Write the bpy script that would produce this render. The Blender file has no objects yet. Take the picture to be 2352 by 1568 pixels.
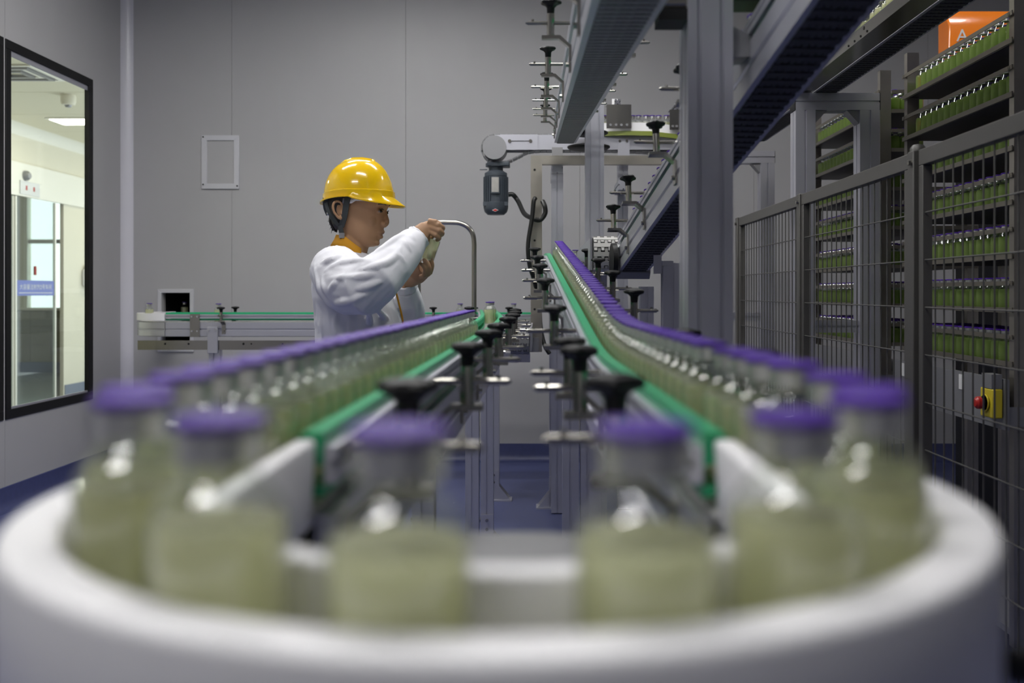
import bpy, math, random
import numpy as np
from mathutils import Vector, Matrix

scene = bpy.context.scene
COL = scene.collection
random.seed(7)

# ------------------------------------------------------------------ camera
EYE = 1.15                      # lens height above the floor
FPX, PX, PY = 2150.0, 1240.0, 672.0   # focal length and principal point in 2352x1568 pixels
cam_d = bpy.data.cameras.new('camera')
cam_d.sensor_width = 36.0
cam_d.lens = FPX / 2352 * 36
cam_d.shift_x = -(PX - 1176) / 2352
cam_d.shift_y = -(784 - PY) / 2352
cam_d.clip_start = 0.01
cam_d.dof.use_dof = True
cam_d.dof.focus_distance = 3.3
cam_d.dof.aperture_fstop = 3.4
cam = bpy.data.objects.new('camera', cam_d)
cam.location = (0, 0, EYE)
cam.rotation_euler = (math.radians(90), 0, 0)
COL.objects.link(cam)
scene.camera = cam

# ------------------------------------------------------------------ world (overcast daylight outside the corridor window)
w = bpy.data.worlds.new('world'); scene.world = w; w.use_nodes = True
bg = w.node_tree.nodes['Background']
bg.inputs[0].default_value = (0.86, 0.94, 1.0, 1); bg.inputs[1].default_value = 2.2

# ------------------------------------------------------------------ colour management, sampling limits
vs = scene.view_settings
vs.view_transform = 'Standard'; vs.look = 'None'; vs.gamma = 1.0; vs.use_curve_mapping = False
vs.exposure = 0.0
LAMP = 42.0          # radiance of the ceiling panels in the filling hall
CORRIDOR = 15.0      # radiance of the corridor lamps
cy = scene.cycles
cy.max_bounces = 7; cy.transmission_bounces = 6; cy.transparent_max_bounces = 20
cy.use_adaptive_sampling = True; cy.adaptive_threshold = 0.06
cy.diffuse_bounces = 3; cy.glossy_bounces = 3
cy.sample_clamp_indirect = 6.0
cy.use_denoising = True

# ------------------------------------------------------------------ helpers
def P(x, y, Y):
    """point at depth Y (metres in front of the lens) seen at photo pixel x, y"""
    return Vector(((x - PX) * Y / FPX, Y, EYE + (PY - y) * Y / FPX))

def tag(o, label=None, cat=None, group=None, kind=None):
    if label: o['label'] = label
    if cat: o['category'] = cat
    if group: o['group'] = group
    if kind: o['kind'] = kind
    return o

def empty(name, loc=(0, 0, 0), rz=0.0, parent=None):
    o = bpy.data.objects.new(name, None); COL.objects.link(o)
    o.empty_display_size = 0.05
    o.location = loc; o.rotation_euler = (0, 0, rz)
    if parent: o.parent = parent
    return o

def thing(name, label, cat, loc=(0, 0, 0), rz=0.0, group=None):
    return tag(empty(name, loc, rz), label, cat, group)

class MB:
    def __init__(s): s.v = []; s.f = []; s.m = []; s.mi = 0
    def add(s, vs, fs):
        b = len(s.v); s.v += [tuple(p) for p in vs]
        s.f += [tuple(i + b for i in f) for f in fs]; s.m += [s.mi] * len(fs)
        return s
    def box(s, c, d, R=None):
        x, y, z = d[0] / 2, d[1] / 2, d[2] / 2
        c = Vector(c)
        vs = [Vector((a * x, b * y, e * z)) for a in (-1, 1) for b in (-1, 1) for e in (-1, 1)]
        if R is not None: vs = [R @ p for p in vs]
        return s.add([p + c for p in vs], [(0, 1, 3, 2), (4, 6, 7, 5), (0, 4, 5, 1), (2, 3, 7, 6), (0, 2, 6, 4), (1, 5, 7, 3)])
    def mm(s, x0, x1, y0, y1, z0, z1):
        return s.box(((x0 + x1) / 2, (y0 + y1) / 2, (z0 + z1) / 2), (abs(x1 - x0), abs(y1 - y0), abs(z1 - z0)))
    def loft(s, rings, caps=True, closed=True):
        n = len(rings[0]); vs = [p for r in rings for p in r]; fs = []
        m = n if closed else n - 1
        for k in range(len(rings) - 1):
            for i in range(m):
                j = (i + 1) % n
                fs.append((k * n + i, k * n + j, (k + 1) * n + j, (k + 1) * n + i))
        if caps and closed:
            fs.append(tuple(range(n))[::-1]); e = (len(rings) - 1) * n
            fs.append(tuple(e + i for i in range(n)))
        return s.add(vs, fs)
    def cyl(s, p0, p1, r0, r1=None, n=12, caps=True):
        return s.tube([p0, p1], [r0, r0 if r1 is None else r1], n, caps)
    def tube(s, pts, r, n=8, caps=True, flat=1.0, up=None):
        pts = [Vector(p) for p in pts]
        if not isinstance(r, (list, tuple)): r = [r] * len(pts)
        rings = []; prev = None
        for i, p in enumerate(pts):
            a = pts[max(0, i - 1)]; b = pts[min(len(pts) - 1, i + 1)]
            t = (b - a).normalized()
            if prev is None:
                q = Vector(up) if up else (Vector((0, 0, 1)) if abs(t.z) < 0.9 else Vector((1, 0, 0)))
                u = t.cross(q).normalized()
            else:
                u = (prev - t * prev.dot(t)).normalized()
            prev = u; v = u.cross(t).normalized()
            rings.append([p + (u * math.cos(2 * math.pi * k / n) + v * math.sin(2 * math.pi * k / n) * flat) * r[i] for k in range(n)])
        return s.loft(rings, caps)
    def lathe(s, prof, n=24, c=(0, 0, 0), ax='z', a0=0.0):
        """prof: (r, h) pairs from bottom to top"""
        c = Vector(c); rings = []
        for r, h in prof:
            ring = []
            for k in range(n):
                a = a0 + 2 * math.pi * k / n
                x, y = r * math.cos(a), r * math.sin(a)
                ring.append(c + (Vector((x, y, h)) if ax == 'z' else Vector((h, x, y)) if ax == 'x' else Vector((y, h, x))))
            rings.append(ring)
        return s.loft(rings, prof[0][0] > 1e-6 or prof[-1][0] > 1e-6)
    def sweep(s, prof, frames, caps=True):
        """prof: closed (u, v) loop; frames: (point, right, up)"""
        return s.loft([[p + u * a + v * b for a, b in prof] for p, u, v in frames], caps)
    def prism(s, poly, fn, d0, d1):
        """poly of (a, b); fn(a, b, d) -> point; extruded from d0 to d1"""
        return s.loft([[fn(a, b, d0) for a, b in poly], [fn(a, b, d1) for a, b in poly]])
    def mesh(s, name, mats, origin=None, angle=35):
        o = Vector(origin) if origin is not None else Vector((0, 0, 0))
        me = bpy.data.meshes.new(name)
        me.from_pydata([tuple(Vector(p) - o) for p in s.v], [], s.f)
        mats = mats if isinstance(mats, (list, tuple)) else [mats]
        for m in mats: me.materials.append(m)
        if len(mats) > 1: me.polygons.foreach_set('material_index', s.m)
        fix_normals(me)
        if angle:
            me.shade_smooth(); me.set_sharp_from_angle(angle=math.radians(angle))
        return me
    def build(s, name, mats, parent=None, origin=None, angle=35, bevel=0.0, seg=2):
        if origin is None and parent is not None: origin = root_loc(parent)
        o = bpy.data.objects.new(name, s.mesh(name, mats, origin, angle)); COL.objects.link(o)
        if parent is not None: o.parent = parent
        elif origin is not None: o.location = origin
        if bevel:
            b = o.modifiers.new('bevel', 'BEVEL'); b.width = bevel; b.segments = seg; b.limit_method = 'ANGLE'; b.angle_limit = math.radians(40)
        return o

import bmesh
def fix_normals(me):
    bm = bmesh.new(); bm.from_mesh(me)
    bmesh.ops.remove_doubles(bm, verts=bm.verts, dist=1e-6)
    bmesh.ops.recalc_face_normals(bm, faces=bm.faces)
    bm.to_mesh(me); bm.free()

def root_loc(o):
    p = Vector((0, 0, 0))
    while o is not None:
        p += Vector(o.location); o = o.parent
    return p

def inst(o, parent=None, loc=None, M=None):
    c = o.copy(); COL.objects.link(c); c.parent = parent
    if loc is not None: c.location = loc
    if M is not None: c.matrix_local = M
    return c

def copy_tree(o, parent=None):
    c = o.copy(); COL.objects.link(c); c.parent = parent
    for ch in o.children: copy_tree(ch, c)
    return c

WORDS = 'first second third fourth fifth sixth seventh eighth ninth tenth eleventh twelfth thirteenth fourteenth fifteenth sixteenth seventeenth eighteenth nineteenth'.split()
TENS = {20: 'twent', 30: 'thirt', 40: 'fort', 50: 'fift', 60: 'sixt', 70: 'sevent', 80: 'eight', 90: 'ninet'}
def nth(k):
    if k <= 19: return WORDS[k - 1]
    t, r = k // 10 * 10, k % 10
    return TENS[t] + 'ieth' if r == 0 else TENS[t] + 'y-' + WORDS[r - 1]

# ------------------------------------------------------------------ materials
def new_mat(name):
    m = bpy.data.materials.new(name); m.use_nodes = True
    return m, m.node_tree.nodes, m.node_tree.links

def pbr(name, col, rough=0.5, metal=0.0, noise=0.0, nscale=20.0, bump=0.0, bscale=60.0, stretch=(1, 1, 1), coat=0.0, spec=0.5, rvar=0.0):
    m, N, L = new_mat(name); b = N['Principled BSDF']
    b.inputs['Base Color'].default_value = (*col, 1); b.inputs['Roughness'].default_value = rough
    b.inputs['Metallic'].default_value = metal; b.inputs['Coat Weight'].default_value = coat
    b.inputs['Specular IOR Level'].default_value = spec
    if noise or bump or rvar:
        tc = N.new('ShaderNodeTexCoord'); mp = N.new('ShaderNodeMapping'); mp.inputs['Scale'].default_value = stretch
        L.new(tc.outputs['Object'], mp.inputs['Vector'])
    if noise or rvar:
        t = N.new('ShaderNodeTexNoise'); t.inputs['Scale'].default_value = nscale; t.inputs['Detail'].default_value = 5
        L.new(mp.outputs[0], t.inputs['Vector'])
    if noise:
        r = N.new('ShaderNodeMapRange'); r.inputs[3].default_value = 1 - noise; r.inputs[4].default_value = 1 + noise * 0.6
        L.new(t.outputs['Fac'], r.inputs[0])
        mx = N.new('ShaderNodeVectorMath'); mx.operation = 'SCALE'; mx.inputs[0].default_value = col
        L.new(r.outputs[0], mx.inputs['Scale']); L.new(mx.outputs[0], b.inputs['Base Color'])
    if rvar:
        r2 = N.new('ShaderNodeMapRange'); r2.inputs[3].default_value = max(0.02, rough - rvar); r2.inputs[4].default_value = rough + rvar
        L.new(t.outputs['Fac'], r2.inputs[0]); L.new(r2.outputs[0], b.inputs['Roughness'])
    if bump:
        t2 = N.new('ShaderNodeTexNoise'); t2.inputs['Scale'].default_value = bscale; t2.inputs['Detail'].default_value = 4
        L.new(mp.outputs[0], t2.inputs['Vector'])
        bu = N.new('ShaderNodeBump'); bu.inputs['Strength'].default_value = bump; bu.inputs['Distance'].default_value = 0.002
        L.new(t2.outputs['Fac'], bu.inputs['Height']); L.new(bu.outputs[0], b.inputs['Normal'])
    return m

def emit(name, col, s):
    m, N, L = new_mat(name); N.remove(N['Principled BSDF'])
    e = N.new('ShaderNodeEmission'); e.inputs[0].default_value = (*col, 1); e.inputs[1].default_value = s
    L.new(e.outputs[0], N['Material Output'].inputs[0]); return m

def schlick(N, L, f0=0.04):
    """Fresnel reflectance that is the same from both sides of a thin wall"""
    lw = N.new('ShaderNodeLayerWeight'); lw.inputs[0].default_value = 0.5
    p = N.new('ShaderNodeMath'); p.operation = 'POWER'; p.inputs[1].default_value = 5.0
    L.new(lw.outputs['Facing'], p.inputs[0])
    m = N.new('ShaderNodeMath'); m.operation = 'MULTIPLY_ADD'; m.inputs[1].default_value = 1 - f0; m.inputs[2].default_value = f0
    L.new(p.outputs[0], m.inputs[0]); return m.outputs[0]

def thin_glass(name, tint=(0.95, 0.97, 0.95), f0=0.04, rough=0.02):
    m, N, L = new_mat(name); N.remove(N['Principled BSDF'])
    t = N.new('ShaderNodeBsdfTransparent'); t.inputs[0].default_value = (*tint, 1)
    g = N.new('ShaderNodeBsdfGlossy'); g.inputs['Roughness'].default_value = rough
    mx = N.new('ShaderNodeMixShader')
    L.new(schlick(N, L, f0), mx.inputs[0]); L.new(t.outputs[0], mx.inputs[1]); L.new(g.outputs[0], mx.inputs[2])
    L.new(mx.outputs[0], N['Material Output'].inputs[0]); return m

def liquid_mat(name, refr, scat, share=0.35, clear=0.0):
    m, N, L = new_mat(name); N.remove(N['Principled BSDF'])
    r = N.new('ShaderNodeBsdfRefraction'); r.inputs['Color'].default_value = (*refr, 1); r.inputs['IOR'].default_value = 1.33; r.inputs['Roughness'].default_value = 0.0
    q = N.new('ShaderNodeBsdfTransparent'); q.inputs[0].default_value = (*refr, 1)
    rq = N.new('ShaderNodeMixShader'); rq.inputs[0].default_value = clear
    L.new(r.outputs[0], rq.inputs[1]); L.new(q.outputs[0], rq.inputs[2])
    t = N.new('ShaderNodeBsdfTranslucent'); t.inputs[0].default_value = (*scat, 1)
    d = N.new('ShaderNodeBsdfDiffuse'); d.inputs[0].default_value = (*scat, 1)
    a = N.new('ShaderNodeMixShader'); a.inputs[0].default_value = 0.5
    L.new(t.outputs[0], a.inputs[1]); L.new(d.outputs[0], a.inputs[2])
    b = N.new('ShaderNodeMixShader'); b.inputs[0].default_value = share
    L.new(rq.outputs[0], b.inputs[1]); L.new(a.outputs[0], b.inputs[2])
    g = N.new('ShaderNodeBsdfGlossy'); g.inputs['Roughness'].default_value = 0.05
    c = N.new('ShaderNodeMixShader')
    L.new(schlick(N, L, 0.02), c.inputs[0]); L.new(b.outputs[0], c.inputs[1]); L.new(g.outputs[0], c.inputs[2])
    L.new(c.outputs[0], N['Material Output'].inputs[0]); return m

M = {}
M['panel'] = pbr('painted_steel_panel', (0.44, 0.435, 0.442), 0.42, noise=0.05, nscale=3, bump=0.04, bscale=180)
M['cove'] = pbr('white_cove_profile', (0.70, 0.69, 0.74), 0.3)
M['joint'] = pbr('panel_joint', (0.30, 0.29, 0.29), 0.8)
M['floor'] = pbr('blue_epoxy_floor', (0.085, 0.10, 0.24), 0.32, noise=0.35, nscale=60, bump=0.08, bscale=220, rvar=0.08)
M['skirt'] = pbr('blue_coved_skirting', (0.055, 0.065, 0.17), 0.4, noise=0.2, nscale=40)
M['ceil'] = pbr('ceiling_white', (0.62, 0.62, 0.62), 0.7)
M['blackframe'] = pbr('black_window_frame', (0.006, 0.006, 0.0065), 0.5, spec=0.3)
M['pane'] = thin_glass('window_glass', (0.95, 0.97, 0.94), 0.05)
M['glassdoor'] = thin_glass('door_glass', (0.88, 0.94, 0.93), 0.06)
M['cream'] = pbr('cream_wall', (0.76, 0.72, 0.59), 0.6, noise=0.04, nscale=4)
M['creamceil'] = pbr('cream_ceiling', (0.72, 0.68, 0.52), 0.6)
M['whitewall'] = pbr('white_fascia', (0.86, 0.84, 0.76), 0.5)
M['tile'] = pbr('grey_green_tile', (0.33, 0.33, 0.25), 0.3, noise=0.08)
M['corfloor'] = pbr('corridor_floor', (0.30, 0.33, 0.33), 0.2, noise=0.1)
M['corskirt'] = pbr('corridor_skirting', (0.20, 0.23, 0.30), 0.4)
M['alu'] = pbr('anodised_aluminium', (0.58, 0.58, 0.64), 0.36, 0.72, noise=0.06, nscale=8, stretch=(1, 1, 0.1))
M['alupale'] = pbr('pale_aluminium', (0.66, 0.66, 0.70), 0.35, 0.25)
M['aludark'] = pbr('aluminium_slot', (0.12, 0.12, 0.14), 0.5, 0.5)
M['steel'] = pbr('stainless_steel', (0.40, 0.385, 0.345), 0.20, 0.97, noise=0.06, nscale=14, stretch=(1, 1, 0.3), rvar=0.05)
M['steelrack'] = pbr('rack_steel', (0.46, 0.43, 0.37), 0.33, 0.9, noise=0.25, nscale=9, rvar=0.1)
M['sheet'] = pbr('grey_sheet_metal', (0.30, 0.30, 0.31), 0.42, 0.5, noise=0.05)
M['railsteel'] = pbr('dull_rail_steel', (0.24, 0.22, 0.18), 0.42, 0.7, noise=0.15, nscale=10)
M['trayshade'] = pbr('shade_dark_tray_steel', (0.10, 0.095, 0.085), 0.5, 0.6)  # dark base colour stands in for the shade between the rack tiers
M['fence'] = pbr('grey_fence_paint', (0.09, 0.086, 0.08), 0.45, 0.2, noise=0.05)
M['black'] = pbr('black_plastic', (0.006, 0.006, 0.007), 0.5, spec=0.3)
M['rubber'] = pbr('black_cable', (0.006, 0.006, 0.006), 0.45)
M['white'] = pbr('white_polyethylene', (0.87, 0.86, 0.88), 0.38, noise=0.03, nscale=12, bump=0.03, bscale=90)
M['chainw'] = pbr('pale_chain_plastic', (0.62, 0.61, 0.59), 0.4, noise=0.06, nscale=30)
M['chaind'] = pbr('grey_chain_plastic', (0.21, 0.21, 0.215), 0.38, noise=0.1, nscale=30)
M['chainb'] = pbr('dark_chain_plastic', (0.04, 0.04, 0.045), 0.5, noise=0.1, nscale=30)
M['green'] = pbr('green_wear_strip', (0.015, 0.36, 0.15), 0.32)
M['olive'] = pbr('olive_wear_strip', (0.20, 0.24, 0.045), 0.35)
M['purple'] = pbr('purple_cap_plastic', (0.075, 0.017, 0.33), 0.42, spec=0.35)
M['crimp'] = pbr('crimped_aluminium', (0.72, 0.72, 0.72), 0.25, 0.9)
M['glass'] = thin_glass('bottle_glass', (0.93, 0.95, 0.93), 0.10, 0.04)
M['liquid'] = liquid_mat('pale_green_liquid', (0.97, 0.975, 0.80), (0.98, 0.97, 0.72), 0.54, 0.30)
M['rackliq'] = liquid_mat('green_liquid_in_glass', (0.78, 0.88, 0.52), (0.44, 0.58, 0.20), 0.50, 0.45)
M['motor'] = pbr('slate_grey_motor_paint', (0.065, 0.078, 0.095), 0.42, 0.1, noise=0.08)
M['plate'] = pbr('motor_name_plate', (0.45, 0.44, 0.41), 0.4, 0.4, noise=0.2, nscale=60)
M['red'] = pbr('red_plastic', (0.45, 0.02, 0.015), 0.3)
M['yellowp'] = pbr('yellow_plastic', (0.62, 0.50, 0.03), 0.4)
M['orange'] = pbr('orange_gloss_paint', (0.80, 0.20, 0.012), 0.18, bump=0.25, bscale=26, coat=0.4)
M['paper'] = pbr('white_label', (0.7, 0.7, 0.7), 0.6)
M['skin'] = pbr('skin', (0.44, 0.255, 0.145), 0.5, noise=0.12, nscale=18, spec=0.35)
M['lips'] = pbr('lips', (0.30, 0.115, 0.085), 0.42)
M['hair'] = pbr('black_hair', (0.010, 0.008, 0.007), 0.45, bump=0.5, bscale=300, stretch=(1, 1, 0.15))
M['eye'] = pbr('eye_dark', (0.02, 0.012, 0.01), 0.15)
M['eyew'] = pbr('eye_white', (0.22, 0.19, 0.17), 0.35)
M['coat'] = pbr('white_coat_cotton', (0.72, 0.72, 0.77), 0.8, bump=0.12, bscale=420)
M['collar'] = pbr('orange_collar_cloth', (0.62, 0.29, 0.012), 0.8, bump=0.1, bscale=300)
M['hat'] = pbr('yellow_hard_hat', (0.86, 0.54, 0.003), 0.16, coat=0.5)
M['strap'] = pbr('dark_strap', (0.045, 0.052, 0.055), 0.7)
M['trouser'] = pbr('grey_trousers', (0.25, 0.26, 0.30), 0.8)
M['lamp'] = emit('lamp_diffuser', (1.0, 0.99, 0.97), LAMP)
M['lampc'] = emit('corridor_lamp', (1.0, 0.96, 0.84), CORRIDOR)
M['blueband'] = pbr('blue_film', (0.16, 0.20, 0.52), 0.5)
M['leafgrey'] = pbr('dry_leaf', (0.35, 0.36, 0.28), 0.7)

# ------------------------------------------------------------------ ceiling lamps of the hall (they light the scene)
CEIL = 3.55
def ceiling_lamp(x, y, label, lx=1.2, ly=0.22):
    t = thing('ceiling_lamp', label, 'ceiling lamp', (x, y, CEIL), 0, 'ceiling lamps of the hall')
    f = MB()
    for s in (-1, 1):
        f.box((x, y + s * (ly / 2 + 0.015), CEIL - 0.03), (lx + 0.06, 0.03, 0.06))
        f.box((x + s * (lx / 2 + 0.015), y, CEIL - 0.03), (0.03, ly, 0.06))
    f.build('frame', M['cove'], t)
    MB().box((x, y, CEIL - 0.035), (lx, ly, 0.02)).build('diffuser', M['lamp'], t)
LAMPS = [(-1.55, 3.1, 'ceiling lamp above the worker by the left wall'), (-0.15, 1.5, 'ceiling lamp above the foreground bend'),
         (-1.0, 4.55, 'ceiling lamp nearest the back wall'), (0.25, 3.6, 'ceiling lamp above the middle of the line'), (2.3, 3.9, 'short ceiling lamp above the bottle racks'),
         (-1.1, -0.35, 'ceiling lamp just behind the camera')]
for lx_, ly_, lb_ in LAMPS: ceiling_lamp(lx_, ly_, lb_, 0.6 if 'short' in lb_ else 1.2, 0.15 if 'short' in lb_ else 0.22)
# ------------------------------------------------------------------ the hall
WB = 6.4; WL = -2.84; WR = 4.2; WF = -3.0
SEAM = [-2.107 + 1.19 * k for k in range(-1, 7)]          # vertical panel joints of the back wall
def structure(o): o['kind'] = 'structure'; return o
structure(MB().mm(WL - 0.3, WR + 0.1, WF, WB + 0.1, -0.1, 0).build('floor', M['floor']))
structure(MB().mm(WL - 0.1, WR + 0.1, WF, WB + 0.1, CEIL, CEIL + 0.1).build('ceiling', M['ceil']))

HX0, HX1, HZ0, HZ1 = -2.583, -2.392, 0.775, 1.15             # pass-through opening in the back wall
wb = structure(empty('wall_back', (0, WB, 0)))
MB().mm(WL, HX0, WB + 0.03, WB + 0.06, 0, CEIL).mm(HX1, WR, WB + 0.03, WB + 0.06, 0, CEIL).mm(HX0, HX1, WB + 0.03, WB + 0.06, 0, HZ0).mm(HX0, HX1, WB + 0.03, WB + 0.06, HZ1, CEIL).build('panel_core', M['joint'], wb)
xs = [WL] + [s for s in SEAM if WL < s < WR] + [WR]
for a, b in zip(xs[:-1], xs[1:]):
    g = 0.0009
    mb = MB()
    if a < HX0 < b:
        mb.mm(a + g, HX0, WB, WB + 0.03, 0, CEIL).mm(HX1, b - g, WB, WB + 0.03, 0, CEIL).mm(HX0, HX1, WB, WB + 0.03, 0, HZ0).mm(HX0, HX1, WB, WB + 0.03, HZ1, CEIL)
    else:
        mb.mm(a + g, b - g, WB, WB + 0.03, 0, CEIL)
    mb.build('panel', M['panel'], wb)
# dark niche behind the pass-through
n = MB(); d = 0.7
n.mm(HX0 - 0.02, HX0, WB + 0.06, WB + d, HZ0 - 0.02, HZ1 + 0.02).mm(HX1, HX1 + 0.02, WB + 0.06, WB + d, HZ0 - 0.02, HZ1 + 0.02)
n.mm(HX0, HX1, WB + 0.06, WB + d, HZ0 - 0.02, HZ0).mm(HX0, HX1, WB + 0.06, WB + d, HZ1, HZ1 + 0.02).mm(HX0 - 0.02, HX1 + 0.02, WB + d, WB + d + 0.02, HZ0 - 0.02, HZ1 + 0.02)
n.build('pass_through_tunnel', M['black'], wb)

def wall_frame(name, label, x0, x1, z0, z1, wd, parent=None, screws=()):
    t = thing(name, label, 'frame', ((x0 + x1) / 2, WB, z0)) if parent is None else empty(name, parent=parent)
    y0, y1 = WB - 0.012, WB - 0.0005
    def bar(p):
        MB().prism(p, lambda a, b, d: Vector((a, d, b)), y0, y1).build('frame_bar', M['alupale'], t, bevel=0.002)
    bar([(x0, z0), (x1, z0), (x1 - wd, z0 + wd), (x0 + wd, z0 + wd)])
    bar([(x0, z1), (x0 + wd, z1 - wd), (x1 - wd, z1 - wd), (x1, z1)])
    bar([(x0, z0), (x0 + wd, z0 + wd), (x0 + wd, z1 - wd), (x0, z1)])
    bar([(x1, z0), (x1, z1), (x1 - wd, z1 - wd), (x1 - wd, z0 + wd)])
    for sx, sz in screws:
        MB().cyl((sx, y0 - 0.002, sz), (sx, y0 + 0.004, sz), 0.006, n=8).build('screw', M['black'], t)
    return t
a, b = P(464, 434, WB), P(550, 311, WB)
fr = wall_frame('wall_frame', 'mitred aluminium frame fixed flat on the grey back wall', a.x, b.x, a.z, b.z, 0.036,
           screws=[(a.x + 0.012, b.z - 0.012), (b.x - 0.012, a.z + 0.02), (a.x + 0.012, a.z + 0.03)])
MB().mm(a.x + 0.036, b.x - 0.036, WB - 0.004, WB - 0.001, a.z + 0.036, b.z - 0.036).build('infill_panel', M['panel'], fr)
fr2 = wall_frame('hatch_frame', 'aluminium trim around the dark conveyor hatch in the back wall', HX0 - 0.028, HX1 + 0.028, HZ0 - 0.028, HZ1 + 0.025, 0.026)
MB().mm(HX0 - 0.115, HX0 - 0.03, WB - 0.003, WB - 0.0005, 0.80, 1.13).build('cover_plate', M['panel'], fr2)

# corner cove between the left wall and the back wall: concave quarter round
R = 0.062
prof = [(WL + 0.0005, WB - R)] + [(WL + R - R * math.cos(t), WB - R + R * math.sin(t)) for t in [math.pi / 2 * k / 10 for k in range(11)]] + [(WL + R, WB - 0.0005), (WL + 0.0005, WB - 0.0005)]
o = structure(MB().prism(prof, lambda a, b, d: Vector((a, b, d)), 0.1, CEIL).build('trim_1', M['cove']))

# skirting with a coved foot
def skirting(name, p0, p1, nx, ny):
    p0, p1 = Vector(p0), Vector(p1); n = Vector((nx, ny, 0))
    prof = [(0, 0), (0.06, 0), (0.045, 0.003), (0.03, 0.010), (0.018, 0.024), (0.010, 0.045), (0.006, 0.118), (0, 0.12)]
    structure(MB().loft([[p + n * a + Vector((0, 0, b)) for a, b in prof] for p in (p0, p1)]).build(name, M['skirt']))
skirting('baseboard_back', (WL, WB, 0), (WR, WB, 0), 0, -1)
skirting('baseboard_left', (WL, WF, 0), (WL, WB, 0), 1, 0)

# left wall with the observation window
WY0, WY1, WZ0, WZ1 = 4.97, 5.94, 0.475, 2.50
wl = structure(empty('wall_left', (WL, 0, 0)))
def lpanel(y0, y1, z0, z1): MB().mm(WL - 0.025, WL, y0, y1, z0, z1).build('panel', M['panel'], wl)
g = 0.0015
for y0, y1 in ((-3.0, -0.98), (-0.98, 0.21), (0.21, 1.40), (1.40, 2.59), (2.59, 3.78)):
    lpanel(y0 + g, y1 - g, 0, CEIL)
V0, V1 = 3.80, 4.95                                             # second window, nearer the camera
MB().mm(WL - 0.025, WL, 3.78 + g, 4.97 - g, 0, WZ0).mm(WL - 0.025, WL, 3.78 + g, 4.97 - g, WZ1, CEIL).mm(WL - 0.025, WL, 3.78 + g, V0, WZ0, WZ1).mm(WL - 0.025, WL, V1, 4.97 - g, WZ0, WZ1).build('panel', M['panel'], wl)
MB().mm(WL - 0.025, WL, WY0 + g, WY1, 0, WZ0).mm(WL - 0.025, WL, WY0 + g, WY1, WZ1, CEIL).mm(WL - 0.025, WL, WY1, WB + 0.06, 0, CEIL).build('panel', M['panel'], wl)
MB().mm(WL - 0.022, WL - 0.003, -3, 3.78, 0, CEIL).build('panel_core', M['joint'], wl)
fw = 0.05
def wall_window(name, y0, y1, fr):
    win = structure(empty(name, (WL, y0, WZ0)))
    def fbar(a, b, c, d): MB().mm(WL - 0.024, WL + 0.006, a, b, c, d).build('frame_bar', M['blackframe'], win, bevel=0.002)
    fbar(y0, y1, WZ1 - fw, WZ1); fbar(y0, y1, WZ0, WZ0 + fw); fbar(y0, y0 + fw, WZ0 + fw, WZ1 - fw); fbar(y1 - fr, y1, WZ0 + fw, WZ1 - fw)
    MB().mm(WL - 0.016, WL - 0.010, y0 + fw, y1 - fr, WZ0 + fw, WZ1 - fw).build('pane', M['pane'], win)
    MB().mm(WL - 0.009, WL - 0.003, y0 + fw, y1 - fr, WZ1 - fw - 0.03, WZ1 - fw).build('glazing_bead', M['alu'], win)
    MB().mm(WL - 0.009, WL - 0.003, y0 + fw, y1 - fr, WZ0 + fw, WZ0 + fw + 0.012).build('glazing_bead', M['alu'], win)
wall_window('window_1', WY0, WY1, 0.055)
wall_window('window_2', V0, V1, fw)
structure(MB().mm(WR, WR + 0.1, WF, WB, 0, CEIL).build('wall_right', M['panel']))
structure(MB().mm(WL - 0.1, WR + 0.1, WF - 0.1, WF, 0, CEIL).build('wall_front', M['panel']))

# ------------------------------------------------------------------ corridor behind the window
CX = -5.2; CC = 2.82; CE = 13.5; CB = 3.0
structure(MB().mm(-9.0, WL - 0.3, CB, CE + 0.1, -0.06, 0).build('floor_corridor', M['corfloor']))
cc = structure(empty('ceiling_corridor', (0, 0, CC)))
MB().mm(-9.0, WL - 0.1, CB, CE + 0.1, CC + 0.02, CC + 0.08).build('panel_core', M['joint'], cc)
k = 0
y = CB
while y < CE:
    MB().mm(CX - 0.1, WL - 0.1, y + 0.004, y + 0.956, CC, CC + 0.02).build('ceiling_panel', M['creamceil'], cc); y += 0.96
structure(MB().mm(-9.0, CX - 0.1, CB, CE, CC, CC + 0.02).build('ceiling_lobby', M['creamceil']))
DY0, DY1 = 8.2, 10.22                                          # glazed opening in the corridor partition
FB, FT = 2.115, 2.445                                          # fascia over the glass doors
structure(MB().mm(CX - 0.04, CX, CB, DY0, 0, CC).mm(CX - 0.04, CX, DY1, CE, 0, CC).mm(CX - 0.04, CX, DY0, DY1, FB + 0.02, CC).build('wall_corridor', M['cream']))
structure(MB().mm(CX, CX + 0.03, CB, CE, FB, FT).build('trim_2', M['whitewall']))
prof = [(0, 0)] + [(0.10 - 0.10 * math.sin(t), -0.10 + 0.10 * math.cos(t)) for t in [math.pi / 2 * k / 8 for k in range(9)]]
structure(MB().prism([(CX + a, CC + b) for a, b in prof], lambda a, b, d: Vector((a, d, b)), CB, CE).build('trim_3', M['whitewall']))
structure(MB().mm(CX, CX + 0.008, DY1 + 0.02, CE, 0, 0.14).build('baseboard_corridor', M['corskirt']))
structure(MB().mm(-9.0, WL, CB - 0.1, CB, 0, CC).build('wall_corridor_end', M['cream']))
structure(MB().mm(-9.1, -9.0, CB, CE, 0, CC).build('wall_lobby_left', M['cream']))
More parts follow.
